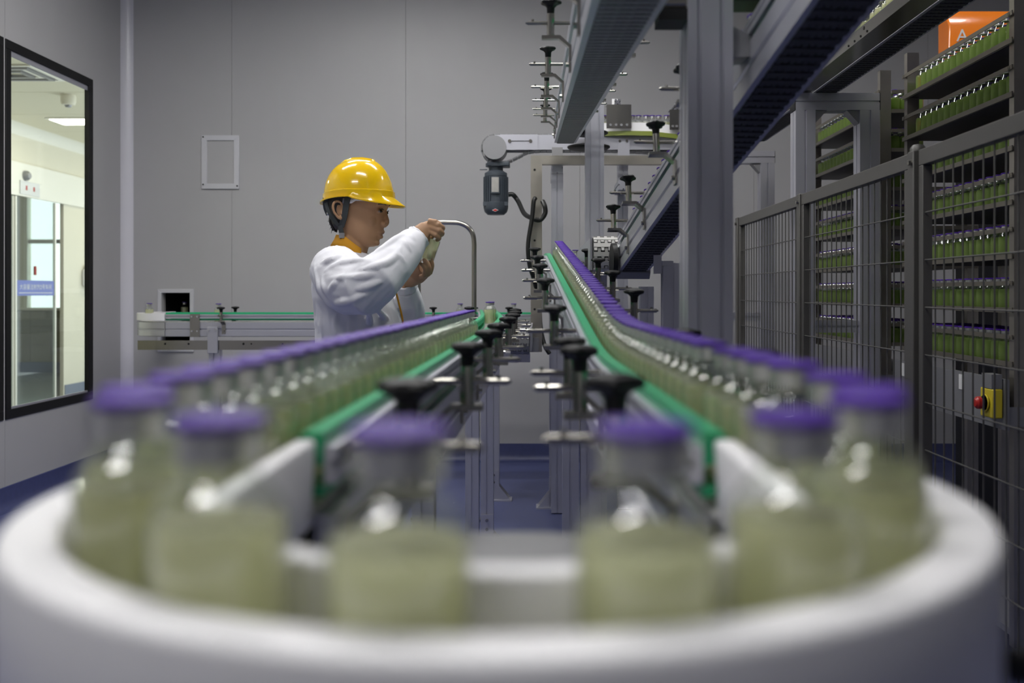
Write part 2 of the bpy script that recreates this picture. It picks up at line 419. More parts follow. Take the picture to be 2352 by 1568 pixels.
# far wall of the lobby with a big window
far = structure(empty('wall_lobby_far', (-6.8, CE, 0)))
VX0, VX1, VZ0, VZ1 = -7.42, -6.86, 0.935, 2.60
MB().mm(-9, VX0, CE, CE + 0.15, 0.9, CC).mm(VX1, WL, CE, CE + 0.15, 0.9, CC).mm(VX0, VX1, CE, CE + 0.15, VZ1, CC).build('upper_wall', M['cream'], far)
MB().mm(-9, WL, CE + 0.012, CE + 0.15, 0.15, 0.9).build('lower_wall', M['joint'], far)
tile = MB().mm(-0.146, 0.146, 0, 0.012, 0, 0.246).mesh('tile', M['tile'])
k = 0
for zi in range(3):
    for xi in range(12):
        o = bpy.data.objects.new('tile', tile); COL.objects.link(o); o.parent = far
        o.location = Vector((-8.4 + 0.3 * xi, CE, 0.152 + 0.25 * zi)) - Vector(far.location)
MB().mm(-9, WL, CE - 0.006, CE + 0.15, 0, 0.15).build('skirting_board', M['corskirt'], far)
w3 = structure(empty('window_3', (VX0, CE, VZ0)))
MB().mm(VX0, VX1, CE + 0.02, CE + 0.06, 1.86, 1.92).build('transom', M['alu'], w3)
MB().mm(VX0 - 0.02, VX0 + 0.03, CE - 0.01, CE + 0.06, VZ0, VZ1).mm(VX1 - 0.03, VX1 + 0.02, CE - 0.01, CE + 0.06, VZ0, VZ1).build('window_frame', M['whitewall'], w3)
MB().mm(VX0, VX1, CE + 0.07, CE + 0.076, VZ0, VZ1).build('pane', M['pane'], w3)
MB().mm(VX0 - 0.04, VX1 + 0.04, CE - 0.05, CE, VZ0 - 0.04, VZ0).build('window_sill', M['whitewall'], w3)
MB().mm(-6.62, -6.40, CE - 0.03, CE - 0.001, 0.15, 0.92).build('corner_board', M['whitewall'], far)

# glass doors: fixed leaf and sliding leaf, with the printed blue band
def glass_leaf(label, y0, y1, xo):
    t = thing('glass_door', label, 'glass door', (CX + xo, y0, 0.0), 0, 'glass doors of the corridor')
    MB().mm(CX + xo, CX + xo + 0.012, y0, y1, 0.03, FB - 0.01).build('pane', M['glassdoor'], t)
    for yy in (y0, y1): MB().mm(CX + xo - 0.006, CX + xo + 0.018, yy - 0.012, yy + 0.012, 0.02, FB - 0.01).build('edge_profile', M['whitewall'], t)
    MB().mm(CX + xo - 0.01, CX + xo + 0.022, y0, y1, 0.0, 0.03).build('bottom_rail', M['alu'], t)
    bd = MB().mm(CX + xo + 0.0125, CX + xo + 0.015, y0 + 0.02, y1 - 0.03, 1.12, 1.275).build('printed_band', M['blueband'], t)
    return t, bd
TEXT = '大容量注射剂2号车间'
def text_to_mesh(o, sx=1.0):
    dg = bpy.context.evaluated_depsgraph_get(); dg.update()
    me = bpy.data.meshes.new_from_object(o.evaluated_get(dg)); me.transform(Matrix.Scale(sx, 4, (1, 0, 0)))
    n = bpy.data.objects.new('lettering', me); COL.objects.link(n); n.parent = o.parent
    m = o.matrix_local.copy(); bpy.data.objects.remove(o); n.matrix_local = m; n.name = 'lettering'
    return n
def band_text(t, bd, body, y0, y1, z, h, xo):
    c = bpy.data.curves.new('printed_text', 'FONT'); c.body = body; c.size = h; c.align_x = 'CENTER'; c.align_y = 'CENTER'
    o = bpy.data.objects.new('lettering', c); COL.objects.link(o); c.materials.append(M['paper'])
    o.parent = t
    # read from inside the corridor (looking towards -X): text runs towards +Y
    o.matrix_local = Matrix.Translation(Vector((CX + xo + 0.0165, (y0 + y1) / 2, z)) - Vector(t.location)) @ Matrix(((0, 0, 1, 0), (1, 0, 0, 0), (0, 1, 0, 0), (0, 0, 0, 1)))
    bpy.context.view_layer.update()
    wd = max(o.dimensions.x, 1e-3)
    return text_to_mesh(o, (y1 - y0) * 0.9 / wd)
ga, ba = glass_leaf('fixed glass door leaf at the left edge of the observation window', 8.25, 9.21, 0.0)
band_text(ga, ba, TEXT, 8.3, 9.19, 1.205, 0.06, 0.0)
gb, bb = glass_leaf('sliding glass door leaf with blue printed band and white lettering', 9.23, 9.98, 0.02)
band_text(gb, bb, TEXT, 9.26, 9.93, 1.205, 0.06, 0.02)
MB().mm(CX + 0.0355, CX + 0.037, 9.28, 9.92, 1.145, 1.152).build('underline', M['paper'], gb)
MB().cyl((CX + 0.05, 9.55, 1.33), (CX + 0.05, 9.55, 1.42), 0.014, n=10).build('pull_handle', M['red'], gb)
# fittings in the corridor
t = thing('corridor_lamp', 'bright recessed ceiling lamp seen through the observation window', 'ceiling lamp', (-4.42, 9.1, CC))
MB().mm(-4.72, -4.12, 8.92, 9.26, CC - 0.012, CC - 0.001).build('frame', M['whitewall'], t)
MB().mm(-4.69, -4.15, 8.95, 9.23, CC - 0.016, CC - 0.0125).build('diffuser', M['lampc'], t)
for (x0, y0, lb) in ((-3.9, 5.2, 'corridor ceiling lamp nearest the observation window'), (-4.0, 11.3, 'corridor ceiling lamp farthest down the corridor'), (-7.2, 10.2, 'lobby ceiling lamp behind the glass doors')):
    t = thing('corridor_lamp', lb, 'ceiling lamp', (x0, y0, CC))
    MB().mm(x0 - 0.33, x0 + 0.33, y0 - 0.33, y0 + 0.33, CC - 0.012, CC - 0.001).build('frame', M['whitewall'], t)
    MB().mm(x0 - 0.3, x0 + 0.3, y0 - 0.3, y0 + 0.3, CC - 0.016, CC - 0.0125).build('diffuser', M['lampc'], t)
t = thing('air_diffuser', 'square louvred air diffuser in the cream corridor ceiling', 'air vent', (-3.98, 7.1, CC))
for k in range(4):
    s = 0.25 - 0.05 * k; z0 = CC - 0.004 - 0.010 * (k % 2)
    mb = MB()
    mb.mm(-3.98 - s, -3.98 + s, 7.1 - s, 7.1 - s + 0.03, z0 - 0.008, CC - 0.0005).mm(-3.98 - s, -3.98 + s, 7.1 + s - 0.03, 7.1 + s, z0 - 0.008, CC - 0.0005)
    mb.mm(-3.98 - s, -3.98 - s + 0.03, 7.1 - s + 0.03, 7.1 + s - 0.03, z0 - 0.008, CC - 0.0005).mm(-3.98 + s - 0.03, -3.98 + s, 7.1 - s + 0.03, 7.1 + s - 0.03, z0 - 0.008, CC - 0.0005)
    mb.build('louvre', M['whitewall'] if k % 2 == 0 else M['sheet'], t)
t = thing('smoke_detector', 'round smoke detector hanging from the corridor ceiling', 'detector', (-3.98, 7.9, CC))
MB().lathe([(0.055, -0.012), (0.06, -0.014), (0.06, -0.06), (0.05, -0.085), (0.03, -0.088), (0.0, -0.088)][::-1] + [(0.055, 0.0)], 24, (-3.98, 7.9, CC - 0.0005)).build('body', M['cream'], t)
MB().lathe([(0.0, -0.108), (0.022, -0.105), (0.030, -0.088)], 16, (-3.98, 7.9, CC)).build('sensor_cage', M['sheet'], t)
t = thing('exit_sign', 'white sign plate with red characters above the glass doors', 'sign', (CX + 0.03, 9.5, FB))
MB().mm(CX + 0.0305, CX + 0.04, 9.30, 9.66, FB + 0.02, FB + 0.155).build('plate', M['paper'], t)
for yy in (9.38, 9.52): MB().mm(CX + 0.0402, CX + 0.041, yy + 0.015, yy + 0.045, FB + 0.065, FB + 0.11).build('red_mark', M['red'], t)
t = thing('dome_camera', 'small grey dome camera above the white sign', 'camera', (CX + 0.03, 9.42, FB + 0.2))
MB().lathe([(0.0, 0.055), (0.03, 0.05), (0.046, 0.03), (0.05, 0.012), (0.05, 0.0)][::-1], 20, (CX + 0.0305, 9.40, FB + 0.21), 'x').build('dome', M['sheet'], t)
t = thing('soap_dispenser', 'small white dispenser on the cream corridor wall', 'dispenser', (CX, 10.72, 1.25))
MB().mm(CX + 0.0005, CX + 0.09, 10.62, 10.82, 1.22, 1.42).build('body', M['white'], t, bevel=0.02)
MB().mm(CX + 0.091, CX + 0.094, 10.66, 10.78, 1.27, 1.40).build('front_window', M['paper'], t)
MB().mm(CX + 0.02, CX + 0.06, 10.66, 10.72, 1.421, 1.46).build('pump_top', M['paper'], t)
# ------------------------------------------------------------------ conveyor kit
UP = Vector((0, 0, 1))
def frames(pts):
    pts = [Vector(p) for p in pts]; out = []
    for i, p in enumerate(pts):
        t = (pts[min(i + 1, len(pts) - 1)] - pts[max(i - 1, 0)]).normalized()
        u = t.cross(UP).normalized(); out.append((p, u, u.cross(t).normalized(), t))
    return out
def resample(pts, step):
    pts = [Vector(p) for p in pts]; out = [pts[0].copy()]; need = step
    for a, b in zip(pts[:-1], pts[1:]):
        L = (b - a).length; d = need
        while d <= L + 1e-9:
            out.append(a + (b - a) * (d / L)); d += step
        need = d - L
    return out
def at_len(pts, s):
    pts = [Vector(p) for p in pts]
    for a, b in zip(pts[:-1], pts[1:]):
        L = (b - a).length
        if s <= L: return a + (b - a) * (s / L), (b - a).normalized()
        s -= L
    return pts[-1], (pts[-1] - pts[-2]).normalized()
def at_y(pts, y):
    for a, b in zip(pts[:-1], pts[1:]):
        if min(a[1], b[1]) - 1e-9 <= y <= max(a[1], b[1]) + 1e-9 and abs(a[1] - b[1]) > 1e-9:
            k = (y - a[1]) / (b[1] - a[1]); return Vector(a).lerp(Vector(b), k), (Vector(b) - Vector(a)).normalized()
def at_x(pts, x):
    for a, b in zip(pts[:-1], pts[1:]):
        if min(a[0], b[0]) - 1e-9 <= x <= max(a[0], b[0]) + 1e-9 and abs(a[0] - b[0]) > 1e-9:
            k = (x - a[0]) / (b[0] - a[0]); return Vector(a).lerp(Vector(b), k), (Vector(b) - Vector(a)).normalized()
def basis(p, t, out=1):
    """local x = outward, y = along, z = up"""
    u = t.cross(UP).normalized(); v = u.cross(t).normalized()
    y = t
    if out < 0: u, y = -u, -t
    return Matrix(((u.x, y.x, v.x, p.x), (u.y, y.y, v.y, p.y), (u.z, y.z, v.z, p.z), (0, 0, 0, 1)))

def side_rail_prof(s):
    q = [(0.040, -0.085), (0.052, -0.085), (0.052, -0.052), (0.046, -0.050), (0.046, -0.042), (0.052, -0.040), (0.052, -0.004), (0.040, -0.004)]
    return [(s * a, b) for a, b in q]
def rect(u0, u1, v0, v1): return [(u0, v0), (u1, v0), (u1, v1), (u0, v1)]

def alu_section(w_, d_, nw=1, nd=1, sl=0.0075, dp=0.0065):
    pts = []
    def edge(p, q, n, inw):
        p, q, inw = Vector((*p, 0)), Vector((*q, 0)), Vector((*inw, 0))
        L = (q - p).length; e = (q - p) / L
        pts.append(p)
        for k in range(n):
            c = L * (k + 0.5) / n
            pts.extend([p + e * (c - sl / 2), p + e * (c - sl / 2) + inw * dp, p + e * (c + sl / 2) + inw * dp, p + e * (c + sl / 2)])
    a, b = w_ / 2, d_ / 2
    edge((-a, -b), (a, -b), nw, (0, 1)); edge((a, -b), (a, b), nd, (-1, 0)); edge((a, b), (-a, b), nw, (0, -1)); edge((-a, b), (-a, -b), nd, (1, 0))
    return [(p.x, p.y) for p in pts]
def post_mb(x, y, z0, z1, w_=0.05, d_=0.05, nw=1, nd=1):
    return MB().prism(alu_section(w_, d_, nw, nd), lambda a, b, d: Vector((x + a, y + b, d)), z0, z1)
def leg(parent, x, y, ztop, w_=0.05, d_=0.05, nw=1, nd=1, foot=1, name='leg'):
    l = post_mb(x, y, 0.006, ztop, w_, d_, nw, nd).build(name, M['alu'], parent, angle=20)
    if foot:
        s = foot
        f = MB().mm(x - w_ / 2 - (0.07 if s < 0 else 0.0), x + w_ / 2 + (0.07 if s > 0 else 0.0), y - d_ / 2 - 0.02, y + d_ / 2 + 0.02, 0, 0.008)
        e = x + s * w_ / 2
        for yy in (y - d_ / 2 - 0.012, y + d_ / 2 + 0.008):
            f.prism([(e, 0.008), (e + s * 0.062, 0.008), (e, 0.085)], lambda a, b, d: Vector((a, d, b)), yy, yy + 0.004)
        f.mm(x - w_ / 2, x + w_ / 2, y - d_ / 2 - 0.006, y - d_ / 2 - 0.001, 0.008, 0.17)
        fo = f.build('foot_bracket', M['alu'], l, origin=root_loc(parent))
        for zz in (0.105, 0.145):
            MB().cyl((x, y - d_ / 2 - 0.012, zz), (x, y - d_ / 2 - 0.006, zz), 0.007, n=8).build('bolt', M['steel'], l, origin=root_loc(parent))
    return l

CLU = 0.098
def clamp_meshes():
    b = MB()
    b.mm(0.0525, 0.0575, -0.011, 0.011, -0.072, -0.012)
    b.prism([(0.0525, -0.014), (0.0575, -0.018), (0.080, 0.0), (0.118, 0.0), (0.118, 0.008), (0.077, 0.008)], lambda a, c, d: Vector((a, d, c)), -0.012, 0.012)
    b.cyl((CLU, 0, 0.004), (CLU, 0, 0.056), 0.0088, n=12)
    b.cyl((0.0575, 0, -0.055), (0.064, 0, -0.055), 0.006, n=6)
    base = b.mesh('guide_clamp', M['steel'])
    r = MB().cyl((0.046, 0, 0.036), (0.150, 0, 0.036), 0.0045, n=10).cyl((0.150, 0, 0.036), (0.154, 0, 0.036), 0.0035, 0.002, n=10).cyl((0.138, 0, 0.040), (0.138, 0, 0.044), 0.003, n=8)
    rod = r.mesh('rod', M['steel'])
    k = MB().lathe([(0.0, 0.054), (0.008, 0.054), (0.0088, 0.060), (0.0095, 0.070)], 14, (CLU, 0, 0))
    rings = []
    for rr, h in ((0.0092, 0.069), (0.0125, 0.0735), (0.0210, 0.0775), (0.0222, 0.0815), (0.0198, 0.0850), (0.0100, 0.0875), (0.002, 0.0882)):
        rings.append([Vector((CLU + rr * (1 + (0.13 if rr > 0.012 else 0.03) * math.cos(5 * a)) * math.cos(a), rr * (1 + (0.13 if rr > 0.012 else 0.03) * math.cos(5 * a)) * math.sin(a), h)) for a in [2 * math.pi * i / 30 for i in range(30)]])
    k.loft(rings)
    knob = k.mesh('knob', M['black'])
    return base, rod, knob
CL_BASE, CL_ROD, CL_KNOB = clamp_meshes()
def add_clamp(parent, p, t, out, knob=True, turn=0.0):
    o = bpy.data.objects.new('guide_clamp', CL_BASE); COL.objects.link(o); o.parent = parent
    o.matrix_local = Matrix.Translation(-root_loc(parent)) @ basis(p, t, out)
    r = bpy.data.objects.new('rod', CL_ROD); COL.objects.link(r); r.parent = o
    if knob:
        k = bpy.data.objects.new('knob', CL_KNOB); COL.objects.link(k); k.parent = o
        k.matrix_local = Matrix.Translation((CLU, 0, 0)) @ Matrix.Rotation(turn, 4, 'Z') @ Matrix.Translation((-CLU, 0, 0))
    return o

def slat_mesh(name, mat, width=0.080, pitch=0.0318):
    """one chain plate with its interlocking fingers"""
    b = MB(); h = pitch * 0.5
    b.mm(-width / 2, width / 2, -h * 0.50, h * 0.50, -0.005, 0.0)
    nf = 7
    for k in range(nf):
        x0 = -width / 2 + width * k / nf
        if k % 2 == 0: b.mm(x0 + 0.0012, x0 + width / nf - 0.0012, h * 0.50, h * 1.3, -0.005, -0.0018)
        else: b.mm(x0 + 0.0012, x0 + width / nf - 0.0012, -h * 1.3, -h * 0.50, -0.005, -0.0018)
    return b.mesh(name, mat)
def put(parent, name, me, mtx):
    o = bpy.data.objects.new(name, me); COL.objects.link(o); o.parent = parent
    o.matrix_local = Matrix.Translation(-root_loc(parent)) @ mtx
    return o

def conveyor(name, label, pts, chain='chainw', guides=((-1, 'green'), (1, 'green')), guide_range=None, slats_below=False, rail_mat='alu', cover_top=True, return_run=True, gv=0.0):
    fr = frames(pts); p0 = Vector(pts[0])
    t = thing(name, label, 'conveyor', (p0.x, p0.y, 0))
    F = [(p, u, v) for p, u, v, tt in fr]
    for s in (-1, 1): MB().sweep(side_rail_prof(s), F).build('side_rail', M[rail_mat], t, angle=25)
    # top run of chain plates: too small to pick apart under the bottles
    ch = MB()
    if cover_top:
        for p, u, v, tt in frames(resample(pts, 0.0318)):
            R3 = Matrix((u, tt, v)).transposed()
            ch.box(p - v * 0.002, (0.079, 0.029, 0.004), R3)
        o = ch.build('chain', M[chain], t, angle=0); o['kind'] = 'stuff'
    if slats_below:
        me = slat_mesh('chain_plate', M[slats_below])
        for p, u, v, tt in frames(resample(pts, 0.0318)):
            q = p - v * 0.089
            put(t, 'chain_plate', me, Matrix(((u.x, -tt.x, -v.x, q.x), (u.y, -tt.y, -v.y, q.y), (u.z, -tt.z, -v.z, q.z), (0, 0, 0, 1))))
    elif return_run:
        MB().sweep(rect(-0.039, 0.039, -0.089, -0.085), F).build('return_chain', M[chain], t)
    for s, mat in guides:
        G = F
        if guide_range: G = [f for f in F if guide_range[0] <= f[0].y <= guide_range[1]]
        g = MB().sweep([(s * a, b + gv) for a, b in ((0.046, 0.018), (0.055, 0.018), (0.055, 0.028), (0.050, 0.029), (0.050, 0.0335), (0.055, 0.0345), (0.055, 0.0435), (0.046, 0.0435))], G).build('guide_rail', M['alu'], t)
        for v0, v1 in ((0.030 + gv, 0.0535 + gv), (0.008 + gv / 2, 0.0165 + gv / 2)):
            MB().sweep([(s * a, b) for a, b in ((0.028, v0 + 0.003), (0.0462, v0), (0.0462, v1), (0.031, v1), (0.028, v1 - 0.004))], G).build('wear_strip', M[mat], g, origin=root_loc(t))
    return t

# ------------------------------------------------------------------ bottles
def bottle_meshes(n=28):
    body = [(0.0, 0.0015), (0.018, 0.0005), (0.0225, 0.0), (0.0245, 0.003), (0.0245, 0.0635), (0.0240, 0.0680), (0.0225, 0.0725), (0.0195, 0.0770), (0.0160, 0.0805), (0.0132, 0.0830), (0.0120, 0.0860), (0.0120, 0.0890), (0.0138, 0.0905), (0.0142, 0.0925), (0.0142, 0.0995), (0.0, 0.0995)]
    g = MB().lathe(body, n).mesh('glass_body', M['glass'], angle=40)
    liq = [(0.0, 0.0035), (0.0205, 0.0030), (0.0230, 0.0055), (0.0230, 0.0620), (0.0227, 0.0660), (0.0224, 0.0675), (0.0, 0.0675)]
    l = MB().lathe(liq, n).mesh('liquid', M['liquid'], angle=40)
    c = MB().lathe([(0.0146, 0.0885), (0.0152, 0.0890), (0.0152, 0.1003), (0.0146, 0.1008), (0.0, 0.1008)], n).mesh('crimp_collar', M['crimp'], angle=40)
    k = MB().lathe([(0.0, 0.1009), (0.0150, 0.1009), (0.0165, 0.1014), (0.0168, 0.1028), (0.0165, 0.1043), (0.0154, 0.1050), (0.0095, 0.1046), (0.0, 0.1042)], n).mesh('cap', M['purple'], angle=40)
    return g, l, c, k
BG, BL, BC, BK = bottle_meshes()
def bottle(label, group, p=None, mtx=None, liquid=True):
    t = empty('infusion_bottle'); tag(t, label, 'bottle', group)
    if mtx is not None: t.matrix_world = mtx
    else: t.location = p
    for nm, me in (('glass_body', BG), ('liquid', BL), ('crimp_collar', BC), ('cap', BK)):
        o = bpy.data.objects.new(nm, me); COL.objects.link(o); o.parent = t
    return t

# ------------------------------------------------------------------ the U-turn in the foreground
CZ = 1.0                                   # chain level
BXC, BYC, BR = -0.017, 0.488, 0.18         # bend centre and radius
def arc(r, a0, a1, n=40, z=CZ):
    """a = 0 points at the camera, positive to the right"""
    return [Vector((BXC + r * math.sin(math.radians(a0 + (a1 - a0) * k / n)), BYC - r * math.cos(math.radians(a0 + (a1 - a0) * k / n)), z)) for k in range(n + 1)]
bend = thing('bend_conveyor', 'white rounded U-turn conveyor bend in the near foreground', 'conveyor', (BXC, BYC, 0))
path = [Vector((BXC - BR, BYC + 0.15, CZ))] + arc(BR, -90, 90) + [Vector((BXC + BR, BYC + 0.15, CZ))]
def swept(name, mat, r0, r1, z0, z1, ext, parent=bend, bevel=0.0, n=56):
    pth = [Vector((BXC - BR, BYC + ext, CZ))] + arc(BR, -90, 90, n) + [Vector((BXC + BR, BYC + ext, CZ))]
    F = [(p, u, v) for p, u, v, tt in frames(pth)]
    b = bevel
    a0, a1 = r0 - BR, r1 - BR
    prof = rect(a0, a1, z0 - CZ, z1 - CZ)
    if b: prof = [(a0 + b, z0 - CZ), (a1 - b, z0 - CZ), (a1, z0 - CZ + b), (a1, z1 - CZ - b), (a1 - b * .3, z1 - CZ - b * .3), (a1 - b, z1 - CZ), (a0 + b, z1 - CZ), (a0 + b * .3, z1 - CZ - b * .3), (a0, z1 - CZ - b)]
    return MB().sweep(prof, F).build(name, M[mat], parent, angle=50)
swept('outer_guide', 'white', 0.2072, 0.232, CZ - 0.030, CZ + 0.049, 0.03, bevel=0.004)
swept('inner_guide', 'white', 0.137, 0.1525, CZ - 0.010, CZ + 0.049, 0.155, bevel=0.003)
swept('slide_bed', 'white', 0.150, 0.2085, CZ - 0.030, CZ - 0.006, 0.155)
MB().lathe([(0.02, CZ - 0.030), (0.146, CZ - 0.030), (0.148, CZ - 0.024), (0.146, CZ - 0.012), (0.12, CZ - 0.011), (0.02, CZ - 0.011)], 48, (BXC, BYC, 0)).build('turn_wheel', M['chaind'], bend)
ch = MB()
for p, u, v, tt in frames(resample(path, 0.0318)):
    ch.box(p - v * 0.003, (0.052, 0.028, 0.004), Matrix((u, tt, v)).transposed())
ch.build('chain', M['chainw'], bend, angle=0)['kind'] = 'stuff'
swept('frame_skirt', 'alu', 0.222, 0.228, CZ - 0.11, CZ - 0.031, 0.15)
for a in (-70, 70):
    p = arc(0.2325, a, a + 1, 1)[0]; d = Vector((math.sin(math.radians(a)), -math.cos(math.radians(a)), 0))
    MB().cyl(p + Vector((0, 0, -0.012)), p + d * 0.012 + Vector((0, 0, -0.012)), 0.008, n=12).build('bolt', M['black'], bend)
leg(bend, BXC - 0.10, BYC + 0.02, CZ - 0.03, foot=-1); leg(bend, BXC + 0.10, BYC + 0.02, CZ - 0.03, foot=1)
MB().mm(BXC - 0.21, BXC + 0.21, BYC + 0.0, BYC + 0.05, CZ - 0.07, CZ - 0.031).build('cross_beam', M['alu'], bend)

# ------------------------------------------------------------------ left and right straight runs
LP = [(BXC - BR + 0.0015, BYC + 0.16, CZ), (-0.180, 2.4, CZ), (-0.180, 3.0, CZ), (-0.186, 3.4, CZ), (-0.20, 3.85, CZ), (-0.225, 4.3, CZ), (-0.26, 4.8, CZ), (-0.30, 5.38, CZ)]
left = conveyor('bottle_conveyor', 'level conveyor running from the bend past the worker to the back line', LP, guide_range=(0.6, 5.4))
for k, y in enumerate((0.69, 1.20, 1.60, 1.95, 2.45, 2.85, 3.25, 3.7)):
    p, t = at_y(LP, y); add_clamp(left, p, t, 1, turn=0.4 + k)
for k, y in enumerate((1.9, 3.0, 4.2)):
    p, t = at_y(LP, y); add_clamp(left, p, t, -1, turn=k)
leg(left, -0.300, 4.17, CZ - 0.085, 0.06, 0.06, foot=0); leg(left, -0.234, 4.17, CZ - 0.085, 0.056, 0.06, foot=1)
leg(left, -0.255, 5.2, CZ - 0.085, 0.06, 0.06, foot=1)
leg(left, -0.235, 1.9, CZ - 0.085, 0.045, 0.045, foot=-1)
RX = lambda y: BXC + BR - 0.0270 * (y - BYC)
def RZ(y):
    s, y0, y1 = 0.112, 1.50, 3.86
    d = 0.18
    if y < y0 - d: return CZ
    if y < y0 + d: return CZ + s * (y - y0 + d) ** 2 / (4 * d)
    if y < y1 - d: return CZ + s * (y - y0)
    top = CZ + s * (y1 - y0)
    if y < y1 + d: return top - s * (y1 + d - y) ** 2 / (4 * d)
    return top
RP = [(RX(y), y, RZ(y)) for y in [BYC + 0.16 + 0.06 * k for k in range(61)]]
ye, xe, ze = RP[-1][1], RP[-1][0], RP[-1][2]
RP += [(xe, 4.45, ze), (xe + 0.02, 4.60, ze), (xe + 0.07, 4.75, ze), (xe + 0.15, 4.86, ze), (xe + 0.20, 4.90, ze)]
right = conveyor('bottle_conveyor', 'conveyor climbing from the bend beside the tall aluminium column', RP, guide_range=(0.56, 6))
for k, y in enumerate((0.73, 1.12, 1.33, 1.85, 2.40, 2.85, 3.2, 3.62)):
    p, t = at_y(RP, y); add_clamp(right, p, t, -1, turn=0.2 + k)
for k, y in enumerate((1.05, 1.50, 2.15, 2.62, 3.08, 3.55)):
    p, t = at_y(RP, y); add_clamp(right, p, t, 1, turn=1.2 + k)
leg(right, 0.085, 2.6, RZ(2.6) - 0.088, 0.045, 0.05, foot=0); leg(right, 0.132, 2.6, RZ(2.6) - 0.088, 0.04, 0.05, foot=1)
leg(right, 0.08, 5.02, ze - 0.02, 0.06, 0.06, foot=-1)
MB().mm(0.02, 0.42, 4.99, 5.05, ze - 0.14, ze - 0.088).build('cross_beam', M['alu'], right)
leg(right, 0.19, 1.15, CZ - 0.085, 0.05, 0.05, foot=1)

# bottles in the bend and on the two runs
def stand(p, t):
    u = t.cross(UP).normalized(); v = u.cross(t).normalized()
    return Matrix(((u.x, t.x, v.x, p.x), (u.y, t.y, v.y, p.y), (u.z, t.z, v.z, p.z), (0, 0, 0, 1)))
BEND = [(-77, 'bottle at the left end of the foreground bend, where the left row begins'), (-60, 'leftmost large purple-capped bottle in the white foreground bend'),
        (-33, 'large purple-capped bottle second from the left in the foreground bend'), (-9.5, 'large purple-capped bottle just left of the gap in the foreground bend'),
        (17, 'large purple-capped bottle just right of the gap in the foreground bend'), (38, 'large purple-capped bottle second from the right in the foreground bend'),
        (61, 'rightmost large purple-capped bottle in the white foreground bend'), (77, 'bottle at the right end of the foreground bend, where the right row begins')]
for a, lb in BEND: bottle(lb, 'bottles in the foreground bend', arc(BR, a, a + 1, 1)[0] + Vector((0, 0, 0.0008)))
y = 0.515; k = 0
while y < 2.40:
    k += 1
    if y < 0.65: p = Vector((BXC - BR, y, CZ))
    else: p, t = at_y(LP, y)
    p.x += random.uniform(-0.0015, 0.0015)
    bottle(f'purple-capped bottle, {nth(k)} back from the bend in the left conveyor row', 'bottles on the left conveyor', p + Vector((0, 0, 0.0008)))
    y += 0.0495 if k not in (21,) else 0.075
NLEFT = k
ys = [0.515, 0.600, 0.650, 0.700, 0.752, 0.850, 0.900, 0.950]
y = 1.005
while y < 3.79: ys.append(y); y += 0.0496 if len(ys) % 23 else 0.06
for k, y in enumerate(ys):
    if y < 0.65: p, t = Vector((BXC + BR, y, CZ)), Vector((0, 1, 0))
    else: p, t = at_y(RP, y)
    m = stand(p, t); m.translation += m.col[2].to_3d() * 0.0008
    bottle(f'purple-capped bottle, {nth(k + 1)} back from the bend in the climbing right row', 'bottles on the climbing conveyor', mtx=m)
for i, px_ in enumerate((1302, 1322, 1337)):
    p, t = at_x(RP[-6:], (px_ - PX) * 4.8 / FPX)
    bottle(['leftmost of three small bottles beyond the crest of the climbing row', 'middle of three small bottles beyond the crest of the climbing row', 'rightmost of three small bottles beyond the crest of the climbing row'][i], 'bottles beyond the crest', p + Vector((0, 0, 0.0008)))

# ------------------------------------------------------------------ line along the back wall with the hatch
EZ = 0.98; EY = 5.55
EP = [(-0.02, EY, EZ), (-1.0, EY, EZ), (-2.20, EY, EZ)] + [(-2.20 - 0.2 * math.sin(a), EY + 0.2 - 0.2 * math.cos(a), EZ) for a in [math.pi / 2 * k / 10 for k in range(1, 11)]] + [(-2.43, 6.1, EZ), (-2.487, 6.38, EZ), (-2.487, 6.85, EZ)]
back = conveyor('bottle_conveyor', 'slim conveyor along the back wall turning into the dark hatch', EP[:3], guides=((-1, 'green'), (1, 'green')))
F = [(p, u, v) for p, u, v, tt in frames(EP[2:])]
for s in (-1, 1): MB().sweep(side_rail_prof(s), F).build('side_rail', M['alu'], back, angle=25)
MB().sweep(rect(-0.055, -0.030, 0.006, 0.048), F[:-2]).build('curved_guide', M['white'], back)
MB().sweep(rect(0.030, 0.055, 0.006, 0.048), F[:-2]).build('curved_guide', M['white'], back)
MB().sweep(rect(-0.039, 0.039, -0.004, 0.0), F).build('chain_curve', M['chainw'], back)
MB().sweep(rect(-0.039, 0.039, -0.089, -0.085), F).build('return_chain', M['chainw'], back)
for px_, wd in ((456, 0.05),):
    x = (px_ - PX) * EY / FPX
    o = MB().mm(x - 0.028, x + 0.028, EY - 0.062, EY - 0.0555, EZ - 0.09, EZ + 0.045).build('joint_plate', M['steel'], back)
    for dx in (-0.016, 0.016):
        for dz in (-0.055, 0.03): MB().cyl((x + dx, EY - 0.068, EZ + dz), (x + dx, EY - 0.062, EZ + dz), 0.006, n=8).build('bolt', M['crimp'], o, origin=root_loc(back))
for k, px_ in enumerate((521, 1000, 1092)):
    p, t = at_x(EP, (px_ - PX) * EY / FPX); add_clamp(back, p, t, -1, turn=k)
p, t = at_x(EP, (528 - PX) * EY / FPX); add_clamp(back, p, t, 1, turn=0.3)
p, t = at_x(EP, (1170 - PX) * EY / FPX); add_clamp(back, p, t, -1, turn=0.3)
